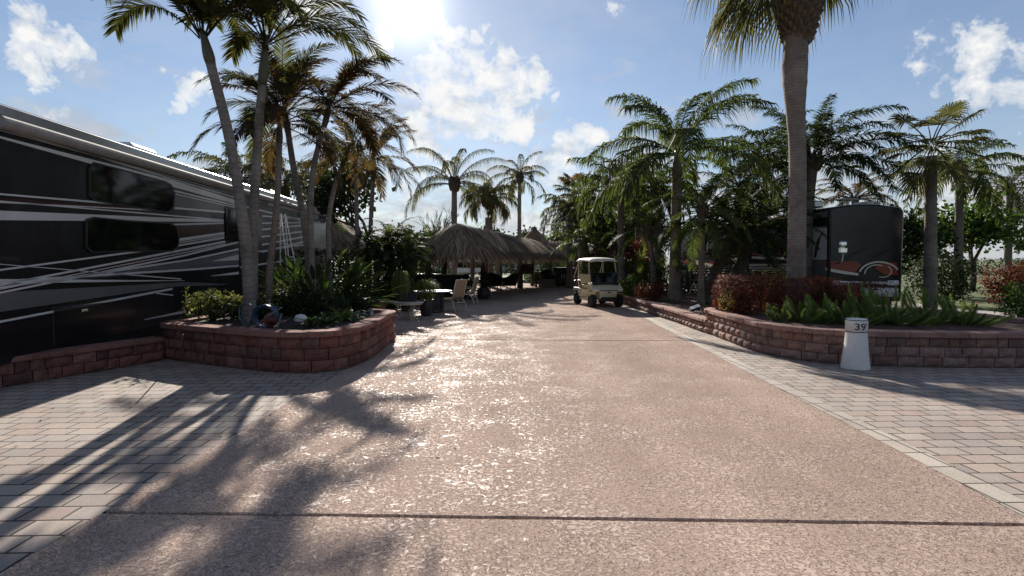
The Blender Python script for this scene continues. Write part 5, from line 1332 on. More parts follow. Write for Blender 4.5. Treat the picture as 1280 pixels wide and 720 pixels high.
def hut2():
    A, B_ = D(664, 300, 50), D(672, 300, 50); A.z = B_.z = 4.15
    root = thing('thatched_hut', 'far small thatched hut with a pointed cap above its roof', 'thatched hut', ((A.x+B_.x)/2, 50, 0))
    A1, B1 = A+V((-1.0, 0, -.75)), B_+V((1.8, 0, -.75))
    thatch(root, A1, B1, 2.6, 2.0, 9, n=4200, wid=.035, L=(.7, 1.4))
    c = (A+B_)/2; mb = MB(); mb.lathe([(1.45, 3.05), (1.1, 3.45), (.6, 3.95), (.22, 4.45), (.2, 4.62), (.1, 4.66), (0, 4.66)], 20, c=(c.x, c.y, 0)); mb.build('cap', 'thatch_under', root)
    mb = MB(); r = random.Random(3)
    for k in range(900):
        a = r.uniform(0, 2*pi); s = r.random(); z = 4.4-1.2*s; rr_ = .24+1.15*s; q = V((c.x+cos(a)*rr_, c.y+sin(a)*rr_, z)); o = V((cos(a), sin(a), -.95)); t = V((-sin(a), cos(a), 0))*.035
        mb.add([q-t, q+t, q+o*.32+t*r.uniform(-1, 1)], [(0, 1, 2)])
    mb.build('thatch', 'thatch_straw', root)
    for x in (-3, -.8, 1.4, 3.6):
        for y in (-1.4, 1.4): mb = MB(); mb.tube([(c.x+x, 50+y, 0), (c.x+x, 50+y, 2.5)], .13, 8); mb.build('post', 'weathered_post', root)
hut2()
def hut3():
    c = D(424, 300, 30); A, B_ = V((c.x-1.2, 31, 4.2)), V((c.x-1.0, 32, 4.2))
    root = thing('thatched_hut', 'steep thatched roof rising behind the rear end of the left motorhome', 'thatched hut', (A.x, 31.5, 0))
    thatch(root, A, B_, 2.7, 2.2, 19, n=4500, wid=.03, L=(.6, 1.2), matname='thatch_straw')
    mb = MB(); mb.tube([(A.x-1.15, 31.4, 4.27), (B_.x+1.1, 31.6, 4.27)], .12, 8); mb.build('ridge_cap', 'white_paint', root)
    for x in (-1.8, 1.8):
        for y in (-1.6, 2.4): mb = MB(); mb.tube([(A.x+x, 31+y, 0), (A.x+x, 31+y, 2.7)], .12, 8); mb.build('post', 'weathered_post', root)
hut3()
# ------------------------------------------------------------------ palms on the left: foreground clump
LG = 'slender ringed palms of the left clump'
def pxpath(pts, Y, Y2=None, z0=None):
    out = []
    for i, (u, v) in enumerate(pts):
        y = Y+((Y2 or Y)-Y)*i/(len(pts)-1); p = D(u, v, y); out.append(p)
    if z0 is not None: out[0].z = z0
    return out
def lpalm(label, pts, Y, Y2, r0, r1, kw, leaf='olive_palm_leaf', shaft=.75, z0=.5, bark='grey_ringed_bark', **k2):
    P = pxpath(pts, Y, Y2)
    if 'nf' in kw and kw.get('nl') is None: kw['nf'] = kw['nf']+3
    # carry the foot straight down to the soil
    f = P[0].copy(); f.z = z0; f.x += (P[0].x-P[1].x)/(P[0].z-P[1].z)*(z0-P[0].z)*.5
    d = dict(nf=14, L=1.9, el=(.15, 1.4), droop=1.6, nl=66, ll=.62, lw=.024, hang=.3, plume=.25, fwd=.85, seed=1, rr=.015, sag=1.4); d.update(kw)
    return palm('palm_tree', label, f, P[-1], mid=P[:-1], r0=r0, r1=r1, bark=bark, leaf=leaf, shaft=shaft, group=LG, **k2, **d)
lpalm('tall leaning palm nearest the motorhome windows, leftmost of the clump', [(309, 330), (300, 250), (285, 165), (263, 78)], 9.9, 9.7, .108, .078, dict(nf=17, L=2.4, seed=11, azs=[2.8, 1.9, 3.3, .4, 1.2, 5.4, 2.5, 3.0, .8, 3.6, 1.6, 5.8, 3.1, 2.1, .2, 4.4, 2.9, 2.3, .6, 3.4], el=(.72, 1.52), droop=1.7, ll=.70, nl=84, sag=1.7, lw=.026, fwd=.9), 'olive_palm_leaf', shaft=.55)
lpalm('thick upright palm second from the motorhome end of the clump', [(316, 330), (318, 250), (323, 165), (328, 105)], 10.6, 10.5, .098, .075, dict(nf=17, L=2.3, seed=12, el=(.55, 1.52), droop=1.65, ll=.70, nl=84, sag=1.6, lw=.026, fwd=.9), 'olive_palm_leaf', shaft=.9)
lpalm('short thin reddish stemmed palm between the two thick trunks and the forked pair', [(338, 330), (345, 270), (348, 215), (349, 178)], 11.2, 11.4, .072, .058, dict(nf=14, L=1.75, seed=13, el=(-.2, 1.4), droop=1.4, ll=.45), 'bronze_palm_leaf', shaft=.5, bark='tan_palm_bark')
lpalm('palm leaning left with its crown behind the short reddish palm', [(386, 330), (379, 270), (368, 215), (360, 165)], 12.0, 12.4, .078, .062, dict(nf=14, L=1.9, seed=14, el=(-.1, 1.4), droop=1.3), 'olive_palm_leaf', shaft=.6)
lpalm('curved palm arching right over the bird of paradise', [(389, 320), (388, 255), (393, 205), (406, 155)], 11.9, 12.4, .076, .058, dict(nf=15, L=1.85, seed=15, el=(-.15, 1.35), droop=1.25, azs=[.3, .0, .8, 5.9, 2.8, 1.6, 5.5, 3.4, .5, 2.2, 4.6, 5.8, 1.1, 3.9, .2]), 'bronze_palm_leaf', shaft=.55)
lpalm('slim bent palm with a reddish crown, in front of the broadleaf tree', [(411, 318), (411, 275), (418, 235), (431, 198)], 13.6, 14.2, .066, .052, dict(nf=14, L=1.6, seed=16, el=(-.3, 1.35), droop=1.2, nl=36), 'bronze_palm_leaf', shaft=.4, z0=0)
lpalm('thin straight reddish palm left of its twin before the broadleaf tree', [(447, 320), (446, 270), (445, 205)], 19.0, 19.2, .075, .065, dict(nf=12, L=1.8, seed=17, el=(-.35, 1.35), droop=1.2, nl=34, lw=.04), 'bronze_palm_leaf', shaft=.4, z0=0, bark='tan_palm_bark')
lpalm('thin straight palm right of its twin with fronds reaching towards the thatched hut', [(462, 320), (464, 270), (467, 208)], 20.4, 20.6, .09, .075, dict(nf=12, L=2.0, seed=18, el=(-.35, 1.35), droop=1.15, nl=36, lw=.04, azs=[.2, 5.9, .7, 5.4, 2.9, 1.4, 3.8, .0, 4.7, 2.2, .4, 6.0, 3.3, 1.0, 5.1]), 'bronze_palm_leaf', shaft=.4, z0=0, bark='tan_palm_bark')
def P0(u, v, Y): p = D(u, v, Y); p.z = 0; return p
# queen palms behind the left motorhome
palm('palm_tree', 'full feathery palm behind the motorhome roof, left one of the pair', P0(318, 300, 29), D(300, 222, 29), r0=.2, r1=.15, bark='mid_palm_bark', leaf='grey_palm_leaf', nf=26, L=3.3, el=(-.3, 1.2), droop=1.5, nl=52, ll=.75, lw=.05, hang=.7, plume=.7, seed=21, group='palms behind the left motorhome')
palm('palm_tree', 'full feathery palm behind the motorhome roof, right one of the pair', P0(362, 300, 30), D(358, 224, 30), r0=.2, r1=.15, bark='mid_palm_bark', leaf='grey_palm_leaf', nf=24, L=3.0, el=(-.4, 1.2), droop=1.5, nl=50, ll=.75, lw=.05, hang=.8, plume=.7, seed=22, group='palms behind the left motorhome')
palm('palm_tree', 'small spiky palm beside the white ridge of the steep thatched roof', P0(404, 300, 27), D(404, 272, 27), r0=.13, r1=.1, bark='mid_palm_bark', leaf='dark_palm_leaf', nf=15, L=1.7, el=(.0, 1.3), droop=1.2, nl=30, ll=.4, lw=.035, hang=.2, plume=.3, seed=23)
# palms on the skyline over the hut
palm('palm_tree', 'tall thin crowned palm rising behind the near end of the long thatched roof', P0(567, 300, 34), D(568, 229, 34), r0=.21, r1=.16, bark='tan_palm_bark', leaf='grey_palm_leaf', ball=.42, nf=19, L=3.7, el=(-.2, 1.5), droop=1.5, nl=60, ll=.65, lw=.034, hang=1.1, plume=.3, seed=31, sag=1.5, rr=.035, az0=.6)
palm('palm_tree', 'bushy weeping palm between the two taller skyline palms', P0(612, 300, 36), D(611, 272, 36), r0=.26, r1=.24, bark='tan_palm_bark', leaf='grey_palm_leaf', ball=.5, nf=22, L=2.3, el=(-.2, 1.35), droop=1.9, nl=50, ll=.7, lw=.04, hang=1.1, plume=.6, seed=32, crown_off=(0, 0, 1.2), rr=.03)
palm('palm_tree', 'tallest and thinnest skyline palm right of the weeping palm', P0(649, 300, 48), D(649.5, 221, 48), r0=.19, r1=.15, bark='mid_palm_bark', leaf='grey_palm_leaf', ball=.45, nf=18, L=2.9, el=(-.4, 1.5), droop=1.5, nl=40, ll=.65, lw=.05, hang=1.1, plume=.4, seed=33, rr=.035)
# ------------------------------------------------------------------ palms on the right
RG = 'palms along the right side bed'
MB_ = .33
def rp(label, foot, Yf, top, Yt, zf, mid=None, **kw):
    f = P0(foot[0], foot[1], Yf); f.z = zf
    return palm('palm_tree', label, f, D(top[0], top[1], Yt), mid=[D(*m) for m in (mid or [])], group=RG, **kw)
rp('big green palm with a stout grey trunk in the mulch bed', (843, 373), 18.6, (846, 222), 18.4, MB_, r0=.195, r1=.15, bark='mid_palm_bark', leaf='green_palm_leaf', shaft=.9, nf=18, L=3.5, el=(-.12, 1.5), droop=1.35, nl=96, ll=.95, lw=.034, hang=.85, plume=.45, seed=41, azs=[3.1, .75, 5.9, 2.3, .3, 3.7, 1.5, 5.1, 2.8, .9, 4.4, .1, 3.3, 5.5, 2.0, 1.1, 4.0], rr=.026)
rp('slimmer low palm with spreading green fronds right of the stout one', (876, 377), 16.8, (878, 262), 16.8, MB_, r0=.10, r1=.085, bark='mid_palm_bark', leaf='green_palm_leaf', nf=24, L=1.95, el=(-.55, 1.35), droop=1.15, nl=50, ll=.42, lw=.028, hang=.35, plume=.3, seed=42, ball=.2)
rp('dark date palm on a stem leaning hard to the right', (884, 372), 17.6, (921, 286), 17.8, MB_, mid=[(897, 335, 17.6)], r0=.20, r1=.15, bark='dark_bark', leaf='dark_palm_leaf', nf=32, L=2.2, el=(-.3, 1.35), droop=1.0, nl=50, ll=.40, lw=.032, hang=.2, plume=.5, seed=43, ball=.25)
rp('second leaning dark date palm, closer to the round white trunk', (908, 370), 18.6, (948, 282), 18.8, MB_, mid=[(928, 325, 18.7)], r0=.19, r1=.15, bark='dark_bark', leaf='dark_palm_leaf', nf=32, L=2.2, el=(-.3, 1.3), droop=1.0, nl=50, ll=.42, lw=.034, hang=.25, plume=.5, seed=44, ball=.25)
rp('thin young palm with a swollen crown base between hedge and stout trunk', (817, 345), 21.5, (809, 290), 21.5, MB_, mid=[(815, 320, 21.5)], r0=.10, r1=.08, bark='mid_palm_bark', leaf='green_palm_leaf', ball=.26, nf=20, L=1.9, el=(-.5, 1.4), droop=1.2, nl=42, ll=.36, lw=.03, hang=.3, plume=.3, seed=45)
rp('broad green weeping palm standing behind the golf cart canopy', (777, 320), 26, (776, 232), 26, 0, r0=.17, r1=.14, bark='mid_palm_bark', leaf='green_palm_leaf', ball=.35, nf=26, L=2.9, el=(-.4, 1.4), droop=1.5, nl=50, ll=.75, lw=.05, hang=.9, plume=.7, seed=46)
rp('darker palm hidden behind the young and weeping palms', (823, 320), 29, (822, 235), 29, 0, r0=.2, r1=.17, bark='mid_palm_bark', leaf='dark_palm_leaf', ball=.4, nf=28, L=2.4, el=(-.9, 1.3), droop=1.2, nl=36, ll=.6, lw=.06, hang=.8, plume=.7, seed=47)
rp('feathery palm with a thin stem left of the big round trunk', (956, 300), 24, (957, 215), 24, 0, r0=.16, r1=.12, bark='mid_palm_bark', leaf='dark_palm_leaf', shaft=.6, nf=20, L=2.6, el=(-.3, 1.4), droop=1.35, nl=46, ll=.6, lw=.042, hang=.7, plume=.6, seed=48)
rp('dense dark date palm right behind the big round trunk', (1008, 320), 19.5, (1016, 200), 19.5, 0, mid=[(1009, 260, 19.5)], r0=.24, r1=.19, bark='mid_palm_bark', leaf='dark_palm_leaf', ball=.3, nf=36, L=3.0, el=(-.15, 1.45), droop=1.35, nl=96, ll=.55, lw=.03, hang=.45, plume=.8, seed=49)
rp('reddish weeping date palm above the right motorhome roof', (1069, 320), 42, (1069, 248), 42, 0, r0=.3, r1=.25, bark='mid_palm_bark', leaf='dead_palm_leaf', nf=24, L=3.6, el=(.0, 1.2), droop=1.5, nl=46, ll=.6, lw=.05, hang=.5, plume=.6, seed=50, rr=.05)
rp('weeping palm at the far left end of the right side trees', (712, 320), 34, (713, 262), 34, 0, r0=.2, r1=.17, bark='mid_palm_bark', leaf='grey_palm_leaf', ball=.35, nf=22, L=2.3, el=(-.4, 1.3), droop=1.5, nl=40, ll=.6, lw=.05, hang=.9, plume=.6, seed=51)
rp('leafy palm behind the dark red shrub, left of the weeping one', (748, 320), 31, (748, 262), 31, 0, r0=.2, r1=.17, bark='mid_palm_bark', leaf='dark_palm_leaf', ball=.35, nf=26, L=2.5, el=(-.8, 1.3), droop=1.3, nl=38, ll=.6, lw=.06, hang=.9, plume=.7, seed=52)
rp('low spreading palm just left of the golf cart canopy', (726, 330), 27, (727, 300), 27, 0, r0=.14, r1=.12, bark='mid_palm_bark', leaf='green_palm_leaf', nf=22, L=1.9, el=(-.2, 1.3), droop=1.2, nl=36, ll=.45, lw=.045, hang=.5, plume=.3, seed=53)
rp('full dark palm filling the gap over the leaning stems', (935, 330), 22.5, (925, 232), 22.5, 0, r0=.17, r1=.13, bark='mid_palm_bark', leaf='dark_palm_leaf', nf=28, L=2.4, el=(-.6, 1.3), droop=1.2, nl=46, ll=.5, lw=.04, hang=.5, plume=.6, seed=54)
# fan palms
def fanpalm(label, base, pathpts, rad, c, nf, fl, pl, seed, leaf, bark='tan_palm_bark', el=(-.9, 1.2), azs=None, boots=None, skirt=0, w=.05, nseg=26, droopy=.6, group=None, pdroop=.35, fans=None):
    root = thing('palm_tree', label, 'palm tree', base, 0, group); n = len(pathpts)
    P = spline([base]+pathpts, 30); rr_ = [rad[min(len(rad)-1, int(i/30*(len(rad)-1)))]*(1-(i/30*(len(rad)-1)) % 1)+rad[min(len(rad)-1, int(i/30*(len(rad)-1))+1)]*((i/30*(len(rad)-1)) % 1) for i in range(31)]
    mb = MB(); mb.tube(P, [q*(1+rnd.uniform(-.02, .02)) for q in rr_], 20); mb.build('trunk', bark, root, smooth=True)
    r = random.Random(seed)
    if boots:
        mb = MB(); h0, h1, rb = boots
        for i in range(230):
            t = i/230; a = i*2.39996; z = h0+(h1-h0)*t; ra = rb[0]+(rb[1]-rb[0])*min(1, t*2.2) if t < .5 else rb[1]+(rb[2]-rb[1])*(t-.5)*2
            q = V((c.x+cos(a)*ra, c.y+sin(a)*ra, z)); o = V((cos(a)*.9, sin(a)*.9, .75))
            mb.tube([q-o*.12, q+o*r.uniform(.03, .1)], [.075, r.uniform(.03, .055)], 5)
        mb.tube([V((c.x, c.y, h0-.1)), V((c.x, c.y, h0+(h1-h0)*.4)), V((c.x, c.y, h1))], [rb[0]*.9, rb[1]*.92, rb[2]*.8], 14); mb.build('leaf_boots', 'palm_boot', root)
    mb = MB()
    for (a, e, p_, f_) in (fans or []): fan_leaf(mb, c+V((cos(a)*.2, sin(a)*.2, 0)), a, e, p_, f_, nseg, 1.65, droopy, w, r, rr=.02, pdroop=pdroop)
    for i in range(0 if fans else nf):
        a = (i*2.39996 if azs is None else azs[i % len(azs)])+r.uniform(-.2, .2); k = (i+.5)/nf
        fan_leaf(mb, c+V((cos(a)*.12, sin(a)*.12, .1-k*.25)), a, el[1]+(el[0]-el[1])*k+r.uniform(-.1, .1), pl*r.uniform(.85, 1.15), fl*r.uniform(.85, 1.1), nseg, 1.9, droopy, w, r, rr=.02, pdroop=pdroop)
    mb.build('crown', leaf, root)
    if skirt:
        mb = MB()
        for i in range(skirt):
            a = i*2.4; fan_leaf(mb, c+V((cos(a)*.1, sin(a)*.1, -.3-.5*r.random())), a, -1.25+r.uniform(-.1, .15), pl*.7, fl*.85, 16, 1.4, .3, w, r)
        mb.build('dead_leaves', 'dead_palm_leaf', root)
    return root
Yb = 12.7; pts_ = [D(996, 300, Yb), D(997, 200, Yb), D(994, 130, Yb), D(993.5, 90, Yb), D(995, 45, Yb)]
bb = V((D(995, 350, Yb).x, Yb, .5)); top_ = D(998, -55, Yb)
fanpalm('big fan palm with a thick bulging trunk rising from the curved raised bed', bb, pts_+[top_], [.23, .205, .19, .18, .18, .215, .255, .265, .255, .28, .33], D(1000, -50, Yb), 26, 1.3, 1.15, 61, 'grey_palm_leaf', el=(1.2, -.15), boots=(D(0, 50, Yb).z, D(0, -60, Yb).z, (.27, .50, .40)), w=.05, nseg=32, droopy=1.0, pdroop=1.2, fans=[(3.15, .05, 1.35, 1.2), (3.5, -.15, 1.2, 1.1), (2.75, .1, 1.5, 1.2), (3.3, .55, 1.5, 1.2), (2.3, .0, 1.3, 1.0), (.1, -.1, .5, .6), (.6, .5, .9, .9), (1.3, .3, 1.2, 1.1), (1.9, .5, 1.3, 1.1), (4.2, .9, 1.2, 1.1), (5.0, 1.0, 1.2, 1.1), (3.0, 1.1, 1.4, 1.2), (.5, 1.1, 1.3, 1.2), (1.6, 1.3, 1.2, 1.2), (2.6, .8, 1.4, 1.2), (0.0, .8, 1.2, 1.1), (3.9, .6, 1.2, 1.1)])
b_ = P0(1166, 300, 18); fanpalm('fan palm just beyond the right motorhome corner', b_, [D(1164, 195, 18)], [.2, .17, .16], D(1164, 180, 18), 26, .8, .9, 62, 'grey_palm_leaf', 'mid_palm_bark', el=(-.9, 1.3), w=.05)
b_ = P0(722, 300, 37); fanpalm('dark fan palm with brown hanging leaves next to the lawn palm', b_, [D(721, 245, 37)], [.24, .22], D(721, 240, 37), 24, .9, .9, 63, 'dead_palm_leaf', 'mid_palm_bark', el=(-.7, 1.3), skirt=14, w=.09, nseg=20)
b_ = P0(800, 300, 33); fanpalm('shaggy fan palm with a brown skirt behind the weeping palm', b_, [D(799, 245, 33)], [.24, .22], D(799, 238, 33), 22, .9, .9, 64, 'dark_palm_leaf', 'mid_palm_bark', skirt=22, w=.09, nseg=20)
# ------------------------------------------------------------------ planting on the left
def bird(label, base, n, H, seed, spreads=(.5, 1.45), az=None):
    root = thing('bird_of_paradise', label, 'plant', base, 0, 'large paddle leaved plants in the left bed'); r = random.Random(seed); a_, s_ = MB(), MB()
    for i in range(n):
        a = (i*2.4 if az is None else az+r.uniform(-1.3, 1.3)); e = r.uniform(*spreads)
        paddle(a_, V(base)+V((cos(a)*.12*r.random(), sin(a)*.12*r.random(), 0)), a, e, H*r.uniform(.35, .8), H*r.uniform(.24, .36), .095*r.uniform(.8, 1.2), r.uniform(.1, .6), r, s_)
    a_.build('leaves', 'paddle_leaf', root); s_.build('stalks', 'paddle_leaf', root)
bird('clump of paddle leaves in front of the forked palms', G(392, 392, .58)+V((0, .25, 0)), 52, 1.5, 71)
bird('clump of paddle leaves spreading right towards the tiled table', G(420, 388, .58)+V((0, .4, 0)), 60, 1.35, 72, (.1, 1.35), az=.1)
bird('taller clump of paddle leaves behind the hose reel', G(365, 386, .58)+V((0, .2, 0)), 34, 1.45, 73, (.7, 1.5))
VG = 'variegated shrubs in the left bed'
for i, (u, v, rx, rz_, lab) in enumerate(((258, 402, .42, .26, 'yellow mottled shrub at the left end of the raised bed'), (286, 400, .34, .22, 'yellow mottled shrub at the foot of the leaning palm'), (340, 392, .42, .30, 'yellow mottled shrub behind the hose reel'), (370, 388, .34, .38, 'taller yellow mottled shrub among the paddle leaves'))):
    shrub('variegated_shrub', lab, G(u, v, .58)+V((0, .25, 0)), (rx*1.15, .38, rz_), 300, .085, 'variegated_leaf', group=VG, seed=80+i, clump=5, zoff=rz_*1.15, asp=.36, shell=.3, lump=.7)
for i, (u, v, lab, s, lf) in enumerate(((387, 411, 'broad leaved bromeliad right of the hose reel', .34, 'paddle_leaf'), (404, 408, 'second bromeliad at the cap edge below the paddle leaves', .32, 'paddle_leaf'))):
    straps(lab, 'bromeliad', G(u, v, .58)+V((0, .12, 0)), 18, s, .07, lf, 90+i, el=(.5, 1.3), droop=1.5)
for i, (u, v, lab) in enumerate(((437, 400, 'light green sword fern near the right corner of the left bed'), (424, 402, 'small sword fern left of the bigger one near the bed corner'))):
    b = G(u, v, .58); root = thing('sword_fern', lab, 'fern', b); mb = MB(); r = random.Random(95+i)
    for k in range(30): frond(mb, b, k*2.4, r.uniform(.3, 1.3), r.uniform(.28, .45), 1.2, 18, .06, .014, .15, .1, rr=.003, r=r)
    mb.build('fronds', 'sword_fern', root)
for i, (u, v, rx, h, lf, lab) in enumerate(((352, 396, .34, .26, 'dark_leaf', 'low dark filler shrub behind the hose reel'), (378, 400, .36, .30, 'dark_leaf', 'low dark filler shrub behind the bromeliads'), (410, 400, .36, .26, 'paddle_leaf', 'low filler shrub under the paddle leaves'), (318, 402, .30, .20, 'dark_leaf', 'low dark filler shrub between thick trunk and hose'), (440, 393, .30, .2, 'dark_leaf', 'low dark filler shrub near the right corner ferns'))):
    shrub('filler_shrub', lab, G(u, v, .58)+V((0, .22, 0)), (rx, .28, h), 900, .075, lf, seed=660+i, group='low filler shrubs in the left bed')
b = G(352, 404, .58); mb = MB(); mb.lathe([(0, 0), (.09, .0), (.12, .07), (.08, .14), (0, .16)], 14, c=b+V((.32, .05, 0))); o = mb.build('white_stone', 'marker_white', smooth=True); tag(o, 'pale rounded stone beside the bromeliad', 'stone')
r = random.Random(5); mb = MB()
for i in range(30):
    p = G(452+r.uniform(-14, 14), 391+r.uniform(-4, 4), .62); s = r.uniform(.02, .05); mb.lathe([(0, 0), (s, .01), (s*.8, s*.7), (0, s)], 7, c=p)
o = mb.build('pebbles', 'stone_grey'); tag(o, 'scattered grey pebbles at the right corner of the left bed', 'pebbles', kind='stuff')
# hedge and planting behind the left bed
def hedge(name, label, segs, leaf, n, s, seed, cat='hedge', zb=0, core=None):
    c0 = V(segs[0][0]); root = thing(name, label, cat, (c0.x, c0.y, zb)); mb = MB()
    for i, (c, rad, m) in enumerate(segs): foliage(mb, V(c), rad, int(n*m), s, seed+i, .78, True, .35)
    mb.build('foliage', leaf, root); mb = MB()
    for i, (c, rad, m) in enumerate(segs):
        c = V(c); rr_ = random.Random(seed+i)
        for k in range(10): x = c.x+rr_.uniform(-.85, .85)*rad[0]; y = c.y+rr_.uniform(-.5, .5)*rad[1]; mb.tube([(x, y, zb), (x+rr_.uniform(-.1, .1), y, c.z+rad[2]*.5)], .02, 4)
    mb.build('stems', 'dark_bark', root); return root
hedge('hedge', 'tall dark clipped hedge behind the left palms', [((-7.3, 19.4, 1.05), (1.5, .6, 1.05), 1), ((-4.8, 20.0, 1.0), (1.3, .6, 1.0), 1), ((-5.6, 22.4, 1.0), (2.5, .6, 1.1), .8)], 'dark_leaf', 6500, .10, 101)
broadleaf('broadleaf_tree', 'round leaved tree with dark foliage behind the twin thin palms', P0(474, 320, 23.5), 5.6, .16, 'dark_leaf', .24, 16, depth=4, spread=.65, seed=9, cr=.9, k=3, asp=.85)
broadleaf('broadleaf_tree', 'leafless winter tree between broadleaf tree and thatched hut', P0(541, 320, 33), 5.4, .12, None, 0, 0, depth=5, spread=.42, seed=12, k=3, first=.34, bark='bare_twig', grav=.25)
for i, (u, v, Y, L, lab) in enumerate(((488, 288, 19.5, 1.5, 'low green palm behind the hanging stem plant'), (512, 296, 20.5, 1.35, 'low green palm beside the near hut eave'), (470, 300, 18.5, 1.2, 'lowest dark green palm beside the hedge'), (505, 312, 18.6, 1.1, 'small shaded palm under the near hut eave'))):
    palm('pygmy_palm', lab, P0(u, 330, Y), D(u, v+8, Y), r0=.09, r1=.08, bark='dark_bark', leaf='green_palm_leaf' if i == 0 else 'dark_palm_leaf', nf=28, L=L*.8, el=(-.5, 1.2), droop=1.3, nl=36, ll=.32, lw=.028, hang=.3, plume=.25, seed=110+i, group='low palms left of the hut', ball=.12)
for i, (x, y, rx, h, lf, lab) in enumerate(((-4.3, 18.6, .8, 1.1, 'dark_leaf', 'dark shrub left of the hut posts'), (-3.2, 21.2, .7, .9, 'dark_leaf', 'dark shrub between the two left hut posts'), (-5.2, 17.4, .7, .8, 'green_leaf', 'shaded green shrub behind the small potted fern'), (-4.9, 25.5, 1.0, 1.25, 'dark_leaf', 'big dark shrub at the left side of the hut'), (-2.7, 29.5, .9, .8, 'dark_leaf', 'dark shrub behind the bar under the thatch'), (-4.8, 30.5, 1.6, 1.4, 'dark_leaf', 'wide dark shrub beyond the left hut posts'))):
    shrub('dark_shrub', lab, (x, y, 0), (rx, .6, h*.55), 2600 if rx < 1 else 4200, .11, lf, group='shrubs around the left side of the hut', seed=120+i)
# ------------------------------------------------------------------ planting on the right
hd = [((5.35, 12.55, .93), (.62, .55, .44), 1.2), ((6.35, 12.15, .90), (.62, .5, .42), 1.1), ((7.25, 11.85, .86), (.62, .45, .38), 1.0), ((5.0, 12.75, .9), (.35, .35, .36), .5)]
hedge('hedge', 'clipped dark red hedge in the curved raised bed', hd, 'red_leaf', 9500, .038, 131, zb=.48)
mb = MB(); foliage(mb, V((6.0, 12.75, 1.30)), (.75, .35, .26), 700, .04, 139, .2); foliage(mb, V((4.75, 12.35, .78)), (.16, .3, .26), 420, .045, 140, .2)
o = mb.build('loose_shrub', 'yellow_leaf'); tag(o, 'airy yellowing sprigs growing over the left end of the red hedge', 'shrub')
FG = 'foxtail ferns in the curved raised bed'
ft = [(976, 'small foxtail fern at the left end of the fern row', 10.9, .42), (1004, 'foxtail fern second from the left end of the fern row', 10.7, .55), (1034, 'upright foxtail fern above the middle of the curved wall', 10.5, .60), (1062, 'foxtail fern directly behind the number marker', 10.2, .60), (1092, 'wide foxtail fern right of the number marker', 10.5, .75), (1122, 'foxtail fern past the right end of the red hedge', 10.2, .75), (1160, 'large foxtail fern second from the right end of the row', 10.4, .7), (1205, 'foxtail fern at the right end of the fern row', 10.3, .65)]
for i, (u, lab, Y, L) in enumerate(ft):
    p = D(u, 400, Y); p.z = .47; foxtail(lab, p, 15 if L > .5 else 9, L*1.05, 150+i, FG, (.05, 1.3))
straps('green strap leaved plant at the left foot of the red hedge', 'strap_plant', (4.95, 13.9, .3), 16, .5, .05, 'paddle_leaf', 160)
shr = [((792, 371, .33), (.62, .5, .42), 'green_leaf', 2400, .085, 'glossy green round shrub beside the golf cart', .3), ((820, 376, .33), (.62, .5, .36), 'red_leaf', 2200, .07, 'dark maroon round shrub left of the stout palm trunk', .3), ((806, 362, .33), (.6, .5, .4), 'green_leaf', 1600, .08, 'green shrub behind the glossy one', .3)]
for i, ((u, v, z), rad, lf, n, s, lab, lump) in enumerate(shr):
    b = G(u, v, z)+V((0, .45, 0)); b.z = .3; shrub('round_shrub', lab, b, rad, n, s, lf, seed=170+i, lump=lump)
hedge('hedge', 'light green clipped hedge behind the golf cart', [((4.3, 26.6, .85), (1.1, .5, .85), 1), ((6.2, 26.9, .85), (1.1, .5, .8), 1)], 'green_leaf', 5200, .10, 181)
hedge('hedge', 'dark green hedge along the far side of the mulch bed', [((7.6, 24.5, .7), (.9, 1.6, .75), 1), ((8.9, 19.9, .55), (.4, 1.2, .5), .6)], 'dark_leaf', 5200, .10, 186)
for i, (u, v, Y, rx, rz_, lab) in enumerate(((768, 305, 30, 1.5, 1.35, 'tall dark maroon shrub behind the golf cart canopy'), (800, 306, 31, 1.4, 1.3, 'tall dark maroon shrub left of the young palm'), (745, 312, 32.5, 1.2, 1.1, 'dark maroon shrub left of the canopy'))):
    shrub('tall_red_shrub', lab, P0(u, v, Y), (rx, 1.0, rz_), 5200, .13, 'red_leaf', seed=190+i, zoff=rz_*1.0+.25, group='tall maroon shrubs behind the cart')
for i, (x, y, rx, h, lf, lab) in enumerate(((1.9, 41.5, .9, .8, 'green_leaf', 'bright green shrub beyond the patio cabinet'), (4.2, 39, 1.1, 1.3, 'dark_leaf', 'dark shrub right of the patio cabinet'), (5.6, 35.5, 1.3, 1.5, 'dark_leaf', 'dark shrub between cabinet and maroon shrubs'), (3.3, 44.5, 1.2, 1.9, 'green_leaf', 'tall green shrub behind the patio cabinet'))):
    shrub('garden_shrub', lab, (x, y, 0), (rx, .8, h*.55), 3000, .13, lf, seed=200+i, group='shrubs beyond the cart')
